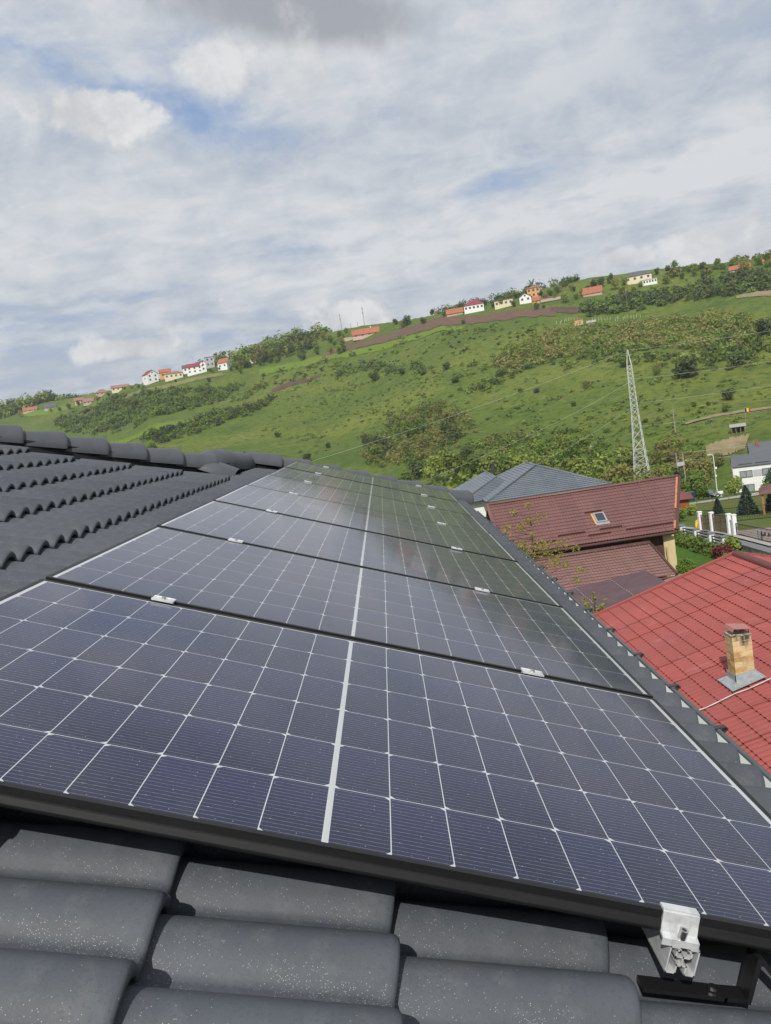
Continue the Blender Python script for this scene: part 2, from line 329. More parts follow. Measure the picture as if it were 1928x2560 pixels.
TREES=[(0.5, 482.8, 3.75, 2, 's'), (-30.6, 329.1, 2.38, 2, 's'), (-23.3, 354.1, 1.77, 2, 's'), (46.5, 373.1, 2.29, 3, 's'), (81.3, 325.6, 2.42, 3, 's'), (112.9, 306.6, 5.43, 2, 's'), (129.9, 303.6, 3.66, 2, 's'), (108.2, 261.5, 2.2, 2, 's'), (100.9, 246.6, 1.48, 0, 's'), (37.6, 393.0, 2.41, 2, 's'), (157.1, 338.5, 4.55, 2, 's'), (56.6, 241.7, 3.31, 0, 's'), (57.8, 236.3, 1.08, 5, 's'), (59.5, 519.7, 1.75, 2, 's'), (19.3, 303.2, 1.52, 3, 's'), (67.4, 254.2, 1.31, 0, 's'), (107.9, 323.4, 2.27, 3, 's'), (101.0, 341.1, 2.76, 0, 's'), (-49.5, 400.6, 2.01, 0, 's'), (-116.2, 424.6, 2.93, 0, 's'), (64.8, 342.6, 1.55, 2, 's'), (57.1, 385.4, 1.94, 2, 's'), (4.2, 382.1, 1.91, 3, 's'), (97.3, 261.1, 1.24, 0, 's'), (100.6, 258.5, 0.92, 0, 's'), (15.9, 460.2, 2.3, 2, 's'), (25.4, 430.8, 2.16, 2, 's'), (36.4, 418.3, 2.33, 2, 's'), (59.5, 349.5, 1.38, 0, 's'), (71.1, 308.3, 1.23, 0, 's'), (-115.8, 600.1, 2.04, 2, 's'), (-74.6, 582.0, 1.63, 2, 's'), (-74.9, 551.7, 1.86, 3, 's'), (106.1, 318.5, 1.86, 0, 's'), (79.6, 254.5, 1.18, 0, 's'), (5.1, 250.2, 2.78, 0, 'v'), (9.0, 255.3, 3.12, 2, 'v'), (13.6, 242.4, 4.05, 1, 'v'), (19.1, 242.0, 4.05, 1, 'v'), (24.5, 240.9, 3.77, 0, 'v'), (27.9, 232.1, 3.9, 1, 'v'), (33.3, 232.7, 3.66, 0, 'v'), (35.9, 222.8, 3.52, 1, 'v'), (41.1, 223.3, 3.29, 1, 'v'), (45.5, 220.6, 3.51, 0, 'v'), (48.4, 213.0, 3.65, 1, 'v'), (52.4, 207.9, 3.59, 1, 'v'), (54.8, 202.8, 3.05, 1, 'v'), (51.2, 230.3, 2.89, 0, 'v'), (55.8, 223.5, 2.56, 0, 'v'), (44.9, 243.4, 2.2, 0, 'v'), (24.4, 255.9, 2.57, 2, 'v'), (57.1, 194.0, 2.26, 0, 'v'), (62.7, 197.5, 2.78, 3, 'v'), (66.1, 196.0, 3.23, 3, 'v'), (68.3, 191.9, 3.42, 3, 'v'), (72.6, 191.8, 2.75, 3, 'v'), (74.2, 200.5, 2.38, 3, 'v'), (69.9, 205.6, 2.18, 3, 'v'), (56.8, 164.1, 2.14, 0, 'v'), (50.4, 157.0, 2.03, 2, 'v'), (53.1, 143.1, 1.54, 0, 'v'), (78.0, 197.5, 2.13, 3, 'v'), (25.9, 300.9, 2.8, 2, 'r'), (13.7, 339.5, 3.13, 3, 'r'), (10.5, 330.4, 3.28, 0, 'r'), (12.9, 305.2, 2.69, 3, 'r'), (-3.6, 305.0, 3.15, 0, 'r'), (28.3, 334.1, 2.14, 3, 'r'), (-0.2, 316.7, 2.67, 0, 'r'), (24.9, 351.6, 2.51, 3, 'r'), (12.7, 324.0, 2.91, 0, 'r'), (15.9, 344.6, 2.99, 2, 'r'), (12.7, 332.3, 2.85, 0, 'r'), (-3.4, 318.6, 3.09, 2, 'r'), (7.9, 299.9, 2.41, 3, 'r'), (26.7, 330.1, 3.35, 3, 'r'), (13.7, 298.4, 2.61, 3, 'r'), (-6.9, 340.3, 2.41, 2, 'r'), (13.5, 344.2, 2.93, 3, 'r'), (17.4, 330.5, 2.05, 2, 'r'), (-2.7, 308.2, 2.66, 3, 'r'), (23.5, 310.6, 2.8, 2, 'r'), (15.8, 332.0, 3.3, 0, 'r'), (0.5, 316.8, 3.18, 2, 'r'), (-66.3, 654.3, 3.84, 2, 'w'), (-98.5, 641.8, 2.9, 3, 'w'), (-94.7, 618.5, 4.2, 3, 'w'), (-62.2, 666.6, 4.02, 2, 'w'), (-91.0, 617.5, 4.43, 2, 'w'), (-20.3, 582.7, 2.77, 1, 'w'), (-55.1, 666.4, 3.5, 3, 'w'), (-15.3, 640.0, 2.89, 1, 'w'), (-37.0, 599.2, 2.71, 0, 'w'), (-43.9, 637.2, 3.43, 2, 'w'), (-38.5, 655.5, 3.15, 3, 'w'), (-19.1, 615.8, 3.59, 3, 'w'), (-58.0, 637.9, 4.72, 2, 'w'), (-90.0, 620.8, 3.98, 1, 'w'), (-97.4, 633.8, 4.44, 0, 'w'), (-93.4, 634.9, 4.52, 1, 'w'), (-45.5, 638.4, 4.99, 2, 'w'), (-27.7, 631.7, 3.5, 0, 'w'), (-20.1, 574.0, 4.11, 1, 'w'), (-37.4, 611.8, 3.66, 0, 'w'), (-66.3, 617.3, 2.8, 2, 'w'), (-85.5, 646.3, 3.46, 2, 'w'), (-96.2, 645.4, 3.49, 2, 'w'), (-68.5, 630.7, 3.01, 2, 'w'), (-46.9, 598.1, 4.14, 2, 'w'), (-72.5, 619.1, 3.16, 2, 'w'), (-68.0, 613.2, 3.23, 1, 'w'), (-91.0, 649.3, 3.04, 0, 'w'), (-74.8, 647.5, 3.49, 3, 'w'), (-79.6, 615.9, 3.98, 2, 'w'), (-85.1, 627.1, 4.82, 3, 'w'), (-82.7, 655.6, 3.18, 2, 'w'), (-47.8, 594.4, 4.5, 0, 'w'), (-19.9, 630.7, 4.17, 0, 'w'), (-17.3, 576.4, 3.5, 2, 'w'), (-71.0, 658.4, 4.17, 0, 'w'), (-53.1, 654.5, 3.2, 2, 'w'), (-69.2, 665.1, 3.42, 1, 'w'), (-98.1, 618.0, 3.63, 0, 'w'), (-74.4, 657.6, 3.59, 2, 'w'), (-88.1, 617.8, 3.0, 2, 'w'), (-24.5, 617.6, 2.79, 0, 'w'), (-78.0, 636.9, 3.72, 0, 'w'), (-73.7, 653.0, 3.22, 0, 'w'), (-84.5, 643.3, 3.31, 0, 'w'), (-49.1, 611.8, 4.1, 2, 'w'), (-86.2, 634.0, 4.28, 3, 'w'), (-33.0, 645.4, 4.9, 3, 'w'), (-71.8, 638.5, 3.74, 0, 'w'), (-82.4, 633.7, 4.43, 2, 'w'), (-86.3, 627.6, 3.73, 3, 'w'), (-26.4, 584.3, 3.03, 3, 'w'), (-80.0, 628.5, 6.7, 3, 'w2'), (58.6, 547.5, 2.77, 0, 'c'), (63.3, 552.4, 3.1, 2, 'c'), (88.4, 551.5, 2.49, 2, 'c'), (93.8, 550.8, 2.18, 0, 'c'), (86.1, 531.9, 3.61, 3, 'c'), (81.5, 538.1, 2.13, 2, 'c'), (91.9, 524.0, 2.37, 2, 'c'), (110.8, 518.0, 3.25, 3, 'c'), (115.9, 515.6, 3.24, 0, 'c'), (119.0, 503.8, 4.04, 1, 'c'), (126.2, 506.6, 2.62, 0, 'c'), (141.6, 520.6, 3.61, 2, 'c'), (146.9, 523.7, 3.95, 2, 'c'), (153.6, 526.5, 3.67, 2, 'c'), (136.8, 519.1, 2.99, 2, 'c'), (151.0, 509.8, 4.15, 3, 'c'), (158.3, 514.6, 3.3, 1, 'c'), (180.0, 519.3, 2.45, 2, 'c'), (184.7, 512.7, 3.04, 2, 'c'), (189.6, 510.9, 2.74, 3, 'c'), (176.4, 495.2, 3.81, 1, 'c'), (186.4, 496.3, 2.36, 2, 'c'), (193.0, 495.6, 2.67, 3, 'c'), (196.3, 490.4, 2.06, 0, 'c'), (212.4, 472.8, 4.91, 3, 'c'), (208.8, 493.9, 2.39, 0, 'c'), (213.2, 491.7, 2.39, 0, 'c'), (222.6, 477.6, 3.53, 0, 'c'), (226.4, 474.6, 3.52, 0, 'c'), (164.1, 503.2, 2.36, 1, 'c'), (101.4, 502.2, 2.57, 2, 'c'), (105.5, 501.9, 1.71, 0, 'c'), (151.7, 499.4, 3.49, 1, 'c'), (157.0, 494.7, 2.6, 1, 'c'), (27.9, 576.0, 4.82, 2, 'c'), (24.5, 575.4, 3.85, 3, 'c'), (37.4, 553.7, 3.09, 0, 'c'), (44.9, 562.6, 2.83, 2, 'c'), (51.0, 547.4, 2.45, 0, 'c'), (21.0, 597.8, 3.0, 2, 'c'), (-2.7, 617.4, 2.41, 2, 'c'), (131.8, 513.6, 2.66, 3, 'c'), (129.9, 530.2, 2.74, 3, 'c'), (123.7, 534.8, 2.76, 3, 'c'), (170.9, 514.0, 2.42, 0, 'c'), (166.3, 490.4, 1.73, 2, 'c'), (78.4, 550.1, 2.49, 2, 'c'), (131.2, 528.6, 1.93, 2, 'c'), (107.9, 541.0, 2.18, 0, 'c'), (116.9, 535.1, 2.27, 0, 'c'), (112.5, 539.8, 2.17, 0, 'c'), (107.6, 539.8, 2.58, 3, 'c'), (103.9, 539.7, 2.68, 2, 'c'), (94.2, 542.1, 2.76, 3, 'c'), (117.2, 530.8, 2.26, 2, 'c'), (100.6, 533.2, 2.64, 2, 'c'), (102.8, 536.9, 2.01, 2, 'c'), (97.6, 543.0, 2.37, 2, 'c'), (118.2, 532.3, 2.14, 3, 'c'), (88.6, 544.0, 2.73, 2, 'c'), (121.6, 534.5, 2.74, 2, 'c'), (111.0, 532.0, 2.36, 2, 'c'), (223.3, 465.6, 2.18, 0, 'c'), (212.3, 483.7, 2.57, 1, 'c'), (201.7, 504.5, 2.54, 2, 'c'), (222.9, 469.3, 2.16, 0, 'c'), (227.2, 464.2, 2.08, 1, 'c'), (207.9, 489.8, 2.56, 0, 'c'), (208.9, 500.9, 2.42, 0, 'c'), (205.3, 496.3, 2.25, 1, 'c'), (209.2, 500.2, 2.43, 0, 'c'), (221.3, 465.2, 2.32, 0, 'c'), (216.9, 480.3, 1.89, 2, 'c'), (210.2, 502.4, 1.88, 2, 'c'), (194.6, 509.6, 1.92, 1, 'c'), (213.6, 484.6, 2.51, 1, 'c'), (207.4, 494.8, 1.96, 1, 'c'), (198.3, 503.8, 2.3, 0, 'c'), (202.5, 497.9, 2.16, 0, 'c'), (196.0, 501.0, 2.53, 1, 'c'), (202.2, 505.8, 2.52, 1, 'c'), (214.6, 491.6, 2.66, 1, 'c'), (194.3, 505.3, 2.17, 0, 'c'), (199.3, 507.8, 2.41, 0, 'c'), (-177.4, 641.4, 1.85, 2, 'h'), (-186.7, 655.2, 1.89, 3, 'h'), (-197.8, 674.8, 1.56, 2, 'h'), (-101.8, 617.1, 2.09, 2, 'h'), (-93.4, 604.3, 2.38, 0, 'h'), (-118.9, 627.6, 2.13, 2, 'h'), (-116.4, 623.0, 1.76, 0, 'h'), (-111.7, 626.4, 1.77, 2, 'h'), (-143.7, 619.3, 1.41, 2, 'h'), (-255.8, 753.6, 3.1, 3, 'h'), (-243.1, 741.0, 3.47, 3, 'h'), (-226.0, 720.8, 2.52, 2, 'h'), (-278.0, 766.9, 3.17, 2, 'h'), (-309.2, 803.6, 2.87, 3, 'h'), (-346.4, 822.6, 3.97, 3, 'h'), (-269.6, 768.7, 2.72, 2, 'h'), (-294.2, 787.1, 2.8, 0, 'h'), (-208.1, 674.3, 1.96, 2, 'h'), (-201.6, 665.2, 1.93, 2, 'h')]

# ------------------------------------------------------------------ own house: tiled roof in roof coordinates (v down-slope, u along eave, n off the panel plane)
ROOF = Matrix.Rotation(ALPHA, 4, 'Y'); ROOF.translation = -(ROOF.to_3x3() @ PC)
def tilemat():
    m = mat('concrete_tile', (.074, .083, .098), .60, spec=.4, bump=(420, .4, .0009), rnd=.07,
            var=[(7, (.064, .072, .084), .40, .66), (26, (.092, .101, .114), .50, .74), (3.1, (.086, .087, .085), .58, .76), (170, (.060, .068, .080), .52, .70)])
    t = m.node_tree; b = t.nodes['Principled BSDF']; src = b.inputs['Base Color'].links[0].from_socket
    g = t.nodes.new('ShaderNodeTexCoord')
    v = t.nodes.new('ShaderNodeTexVoronoi'); v.inputs['Scale'].default_value = 430; t.links.new(g.outputs['Object'], v.inputs['Vector'])
    lt = t.nodes.new('ShaderNodeMapRange'); t.links.new(v.outputs['Distance'], lt.inputs[0]); lt.inputs[1].default_value = .34; lt.inputs[2].default_value = .20
    wn = t.nodes.new('ShaderNodeSeparateColor'); t.links.new(v.outputs['Color'], wn.inputs[0])
    n = t.nodes.new('ShaderNodeTexNoise'); n.inputs['Scale'].default_value = 9; n.inputs['Detail'].default_value = 4; t.links.new(g.outputs['Object'], n.inputs['Vector'])
    sp = t.nodes.new('ShaderNodeSeparateXYZ'); t.links.new(g.outputs['Object'], sp.inputs[0])
    # grit settles in the troughs: height inside the tile (object z) is low there
    tr = t.nodes.new('ShaderNodeMapRange'); t.links.new(sp.outputs[2], tr.inputs[0]); tr.inputs[1].default_value = -.024; tr.inputs[2].default_value = -.046; tr.inputs[3].default_value = .012; tr.inputs[4].default_value = .42
    ns = t.nodes.new('ShaderNodeMath'); ns.operation = 'MULTIPLY'; t.links.new(tr.outputs[0], ns.inputs[0])
    nm = t.nodes.new('ShaderNodeMapRange'); t.links.new(n.outputs[0], nm.inputs[0]); nm.inputs[1].default_value = .38; nm.inputs[2].default_value = .68; t.links.new(nm.outputs[0], ns.inputs[1])
    th = t.nodes.new('ShaderNodeMath'); th.operation = 'LESS_THAN'; t.links.new(wn.outputs[0], th.inputs[0]); t.links.new(ns.outputs[0], th.inputs[1])
    mu = t.nodes.new('ShaderNodeMath'); mu.operation = 'MULTIPLY'; t.links.new(lt.outputs[0], mu.inputs[0]); t.links.new(th.outputs[0], mu.inputs[1])
    mx = t.nodes.new('ShaderNodeMix'); mx.data_type = 'RGBA'; t.links.new(mu.outputs[0], mx.inputs[0]); t.links.new(src, mx.inputs[6]); mx.inputs[7].default_value = (.30, .31, .31, 1)
    t.links.new(mx.outputs[2], b.inputs['Base Color'])
    return m
TILE = tilemat()
CAPM = mat('ridge_tile', (.088, .094, .108), .55, spec=.5, bump=(300, .3, .001), rnd=.06, var=(6, (.072, .078, .090), .4, .65))
house = empty('house', mtx=ROOF, label='own house with charcoal wave-tiled roof carrying the solar panels', cat='house')
EXPO, WAVE, AMP, DROP = .334, .150, .040, .036
NOSE0 = -.094
def wave(s):                      # s in periods, crest at 0: broad crest, narrower flat trough
    a = abs((s + .5) % 1.0 - .5); q = a / .385
    return (max(0.0, math.cos(q * math.pi / 2)) ** .70 if q < 1 else 0.0) * .96 + .04 * math.cos(2 * math.pi * a)
def tile_arrays(hi):
    ns = 44 if hi else 24
    dvs = [-.40, -.26, -.12, -.035, -.014, -.0055, -.0012, 0.0, -.0004, -.003, -.05] if hi else [-.385, -.008, 0.0, -.001, -.045]
    hs = [0, 0, 0, 0, -.0004, -.0022, -.0058, -.011, -.022, -.0245, -.0255] if hi else [0, -.001, -.007, -.0225, -.0245]
    V = []; F = []
    for dv, h in zip(dvs, hs):
        for i in range(ns + 1):
            s = -1.0 + 2.0 * i / ns
            u = s * (WAVE + .0012)
            V.append((dv, u, dv * DROP / EXPO - AMP * (1 - wave(s + .5)) + h))
    k = ns + 1
    for j in range(len(dvs) - 1):
        for i in range(ns): q = j * k + i; F.append((q, q + 1, q + k + 1, q + k))
    return np.array(V, np.float32), np.array(F, np.int32)
TV = {h: tile_arrays(h) for h in (0, 1)}
tile_hi = npmesh('roof_tile', *TV[1], TILE, True); tile_lo = npmesh('roof_tile', *TV[0], TILE, True)
roof = MB().box((-1.2, 3.4, -.24), (5.0, 12.0, .02)).mesh('roof', mat('roof_underlay', (.03, .03, .032), .9))
# deck cut along the hip so nothing pokes through
def hip_u(v): return 6.34 + .68 * (v + 1.2) if v < -1.52 else 8.08 + .45 * (v + 1.06)
deck = MB()
vv = list(np.linspace(-4.4, 1.10, 24))
for a, b in zip(vv[:-1], vv[1:]): deck.prism([(a, -3.2, -.215), (b, -3.2, -.215), (b, hip_u(b - .001) + .06, -.215), (a, hip_u(a + .001) + .06, -.215)], (0, 0, -.02))
roof = deck.build('roof', MATS['roof_underlay'], house)
rs = np.random.RandomState(11)
tiles = []
for k in range(-12, 5):
    for c in range(-7, 34):
        v = -.204 + EXPO * k; u = -.105 + .3 * c
        if u - .15 > hip_u(v) + .02: continue
        if v < -.9 and u < -1.6 and v < -2.2: continue
        under = -.62 < v - .2 and v < .80 and u > .45 and u < 7.6
        p = Vector((v, u, NOSE0)) - PC; d = p.length
        front = u > -1.9
        tiles.append((1 if under else 0, d if front else d + 30, v, u))
tiles.sort()
from mathutils.geometry import intersect_line_plane
def jit(): return rs.normal(0, .0012), rs.normal(0, .0016), rs.normal(0, .0022), rs.normal(0, .0016)
low = [];
for i, (under, d, v, u) in enumerate(tiles):
    a, b, c_, e = jit()
    z = NOSE0 + a
    cross = u + .17 > hip_u(v) or u + .17 > hip_u(v - .38)
    rot = Euler((c_, e, rs.normal(0, .002)))
    if i < 296 and not under:
        if cross:
            bm = bmesh.new(); bm.from_mesh(tile_lo)
            h0, h1 = hip_u(v) - u, hip_u(v - .36) - u
            nrm = Vector((h1 - h0, .36, 0)).normalized()
            bmesh.ops.bisect_plane(bm, geom=bm.verts[:] + bm.edges[:] + bm.faces[:], plane_co=(0, h0 + .02, 0), plane_no=nrm, clear_outer=True)
            me = bpy.data.meshes.new('roof_tile'); bm.to_mesh(me); bm.free()
            if len(me.polygons) == 0: continue
        else: me = tile_hi if d < 4.2 else tile_lo
        link('roof_tile', me, roof, (v + b, u, z), rot)
    elif not cross:
        m3 = rot.to_matrix(); low.append(TV[0][0] @ np.array(m3).T + np.array([v + b, u, z]))
LV = np.concatenate(low); nv = len(TV[0][0]); LF = np.concatenate([TV[0][1] + nv * i for i in range(len(low))])
tag(link('roof_tile_field', npmesh('roof_tile_field', LV, LF, TILE, True), roof), None, None, None, 'stuff')

# hip and verge caps
def cap_mesh(L=.41, r0=.108, r1=.136, rise=.92, th=.016, n=18):
    """half-round cap tile along +x, the +x end is the wide rounded lip that rides over the next tile"""
    xs = [0, L * .5, L - .03, L - .012, L - .003, L]; rr = [r0, (r0 + r1) / 2, r1, r1 - .001, r1 - .005, r1 - .014]
    V = []; F = []
    def ring(x, r): return [(x, -math.cos(math.pi * i / n) * r, math.sin(math.pi * i / n) * r * rise - .035) for i in range(n + 1)]
    rings = [ring(x, r) for x, r in zip(xs, rr)] + [ring(xs[-1] - .004, r1 - .018), ring(0, r0 - th)]
    k = n + 1
    for q in rings: V += q
    for j in range(len(rings) - 1):
        for i in range(n): a = j * k + i; F.append((a, a + 1, a + k + 1, a + k))
    return npmesh('hip_cap', V, F, CAPM, True)
capm = cap_mesh()
def caprun(A, B, step, first=0.0):
    A, B = Vector(A), Vector(B); d = (B - A); L = d.length; d.normalize()
    y = Vector((0, 0, 1)).cross(d).normalized(); z = d.cross(y); n = int(L / step)
    for i in range(n + 1):
        p = A + d * (first + i * step)
        if (p - A).length > L - step * .3: break
        dd = (d * .40 + z * .024).normalized(); yy = y; z2 = dd.cross(yy)
        q = Matrix((dd, yy, z2)).transposed().to_4x4()
        q = q @ Matrix.Rotation(rs.normal(0, .02), 4, 'X') @ Matrix.Rotation(rs.normal(0, .008), 4, 'Z')
        o = link('hip_cap', capm, roof); q.translation = p + z * .012; o.matrix_local = q
caprun((-4.55, 4.16, -.125), (-1.50, 6.66, -.118), .345, .09)
caprun((-1.42, 7.98, -.082), (1.02, 9.14, -.128), .36)
fil = MB()
for a, b in (((-4.6, 4.06, -.17), (-1.5, 6.66, -.165)), ((-1.5, 6.66, -.15), (-1.42, 7.98, -.13)), ((-1.42, 7.98, -.13), (1.1, 9.18, -.17))):
    a, b = Vector(a), Vector(b); d = (b - a); L_ = d.length; d.normalize(); y_ = Vector((0, 0, 1)).cross(d).normalized(); fil.box((a + b) / 2, (L_, .19, .15), Matrix((d, y_, d.cross(y_))).transposed())
fil.build('ridge_filler', mat('ridge_roll', (.022, .022, .024), .9), roof)
# the large Y piece where the hips meet
def ypiece():
    mb = MB(); n = 16
    P = [(-1.66, 6.52, -.075, .118), (-1.60, 6.72, -.020, .150), (-1.55, 6.90, .022, .165), (-1.50, 7.15, .030, .160), (-1.45, 7.45, .006, .150), (-1.42, 7.80, -.004, .140), (-1.40, 8.02, -.014, .132)]
    V = []; F = []
    for i, (v, u, z, r) in enumerate(P):
        a = P[max(0, i - 1)]; b = P[min(len(P) - 1, i + 1)]; d = Vector((b[0] - a[0], b[1] - a[1], 0)).normalized(); s = Vector((d.y, -d.x, 0))
        for j in range(n + 1):
            t = math.pi * j / n; p = Vector((v, u, z)) + s * (-math.cos(t) * r) + Vector((0, 0, math.sin(t) * r - r)); V.append(p)
    for i in range(len(P) - 1):
        for j in range(n): q = i * (n + 1) + j; F.append((q, q + 1, q + n + 2, q + n + 1))
    mb.add(V, F); return mb.build('hip_junction_cap', CAPM, roof, True)
ypiece()
j2 = MB(); n = 14; V = []; F = []
for i, (v, u, z, r) in enumerate([(-1.60, 6.60, -.050, .120), (-1.47, 6.62, -.052, .135), (-1.36, 6.66, -.068, .145), (-1.27, 6.72, -.09, .150)]):
    for j in range(n + 1):
        t = math.pi * j / n; V.append((v + .02 * math.sin(t), u - math.cos(t) * r * 1.25, z + (math.sin(t) - 1) * r * .75))
for i in range(3):
    for j in range(n): q = i * (n + 1) + j; F.append((q, q + 1, q + n + 2, q + n + 1))
MB().add(V, F).build('hip_junction_cap', CAPM, roof, True)
# the slopes beyond the hips, and the walls under the eaves
bk = MB()
bk.quad((-4.6, 4.2, -.16), (-1.5, 6.7, -.16), (-2.6, 9.5, -1.6), (-7.2, 6.2, -1.6))
bk.quad((-1.5, 6.7, -.16), (-1.45, 8.0, -.16), (-1.2, 10.6, -1.5), (-2.6, 9.5, -1.6))
bk.quad((-1.45, 8.0, -.17), (1.12, 9.2, -.17), (.8, 10.6, -.9), (-1.2, 10.6, -1.5))
bk.build('roof_back_slope', CAPM, roof)
wallw = mat('own_wall', (.72, .71, .68), .85, bump=(30, .2, .01), var=(2, (.66, .65, .62), .4, .7))
Ri = ROOF.inverted()
def W2R(p): return Ri @ Vector(p)
wl = MB()
ew = ROOF @ Vector((1.0, 0, -.25))
wl.prism([W2R(p) for p in [(ew.x - .55, -3.1, ew.z - .05), (ew.x - .55, 8.6, ew.z - .05), (ew.x - .55, 8.6, -8.4), (ew.x - .55, -3.1, -7.8)]], W2R((-5, 0, 0)) - W2R((0, 0, 0)))
wl.build('wall', wallw, house)
# eave: white drip board, gutter, brackets
MB().prism([(1.00, -3.2, -.168), (1.252, -3.2, -.178), (1.252, 8.9, -.178), (1.00, 8.9, -.168)], (0, 0, -.006)).build('eave_board', mat('white_sheet', (.52, .53, .51), .5, var=(3, (.42, .43, .41), .45, .7)), house)
MB().prism([(1.02, -3.2, -.18), (1.02, -3.2, -.36), (1.02, 8.9, -.36), (1.02, 8.9, -.18)], (-.02, 0, 0)).build('fascia', mat('dark_trim', (.05, .052, .058), .5), house)
def gutter():
    n = 14; V = []; F = []; q = []
    cx, cz, r = 1.288, -.240, .044
    off = ALPHA
    for i in range(n + 1):
        t = math.pi + math.pi * i / n; q.append((cx + math.cos(t - 0) * r, cz + math.sin(t) * r))
    pts = [Vector((a - cx, 0, b - cz)) for a, b in q]
    rt = Matrix.Rotation(-ALPHA, 3, 'Y'); pts = [rt @ p + Vector((cx, 0, cz)) for p in pts]
    lip = pts[-1]; pts += [lip + rt @ Vector((.011 * math.cos(t) - .0, 0, .011 * math.sin(t))) + rt @ Vector((.011, 0, 0)) for t in [math.pi - .6, math.pi / 2, .2, -1.2, -2.4]]
    mb = MB()
    V = []
    us = [-3.2, 9.0]
    for u in us: V += [(p.x, u, p.z) for p in pts]
    k = len(pts); F = [(i, i + 1, k + i + 1, k + i) for i in range(k - 1)]
    mb.add(V, F); o = mb.build('gutter', mat('gutter_metal', (.085, .095, .105), .35, spec=.6, bump=(8, .08, .004), var=(5, (.07, .078, .086), .4, .7)), house, True)
    s = o.modifiers.new('thick', 'SOLIDIFY'); s.thickness = .002
    bm = MB(); rt4 = rt
    L = [rt @ Vector((-.10, 0, .060)), rt @ Vector((-.048, 0, .004)), rt @ Vector((-.040, 0, -.028)), rt @ Vector((0, 0, -.050)), rt @ Vector((.040, 0, -.028)), rt @ Vector((.054, 0, .0)), rt @ Vector((.068, 0, .012)), rt @ Vector((.060, 0, .018)), rt @ Vector((-.048, 0, .016))]
    for a, b in zip(L[:-1], L[1:]):
        d = (b - a); bm.box((a + b) / 2 + Vector((cx, 0, cz)), (d.length + .004, .026, .004), Matrix.Rotation(-math.atan2(d.z, d.x), 3, 'Y'))
    me = bm.mesh('gutter_bracket', mat('gutter_bracket', (.03, .032, .036), .4))
    for i in range(-5, 16): link('gutter_bracket', me, house, (.02, 1.25 + .47 * i, 0))
gutter()

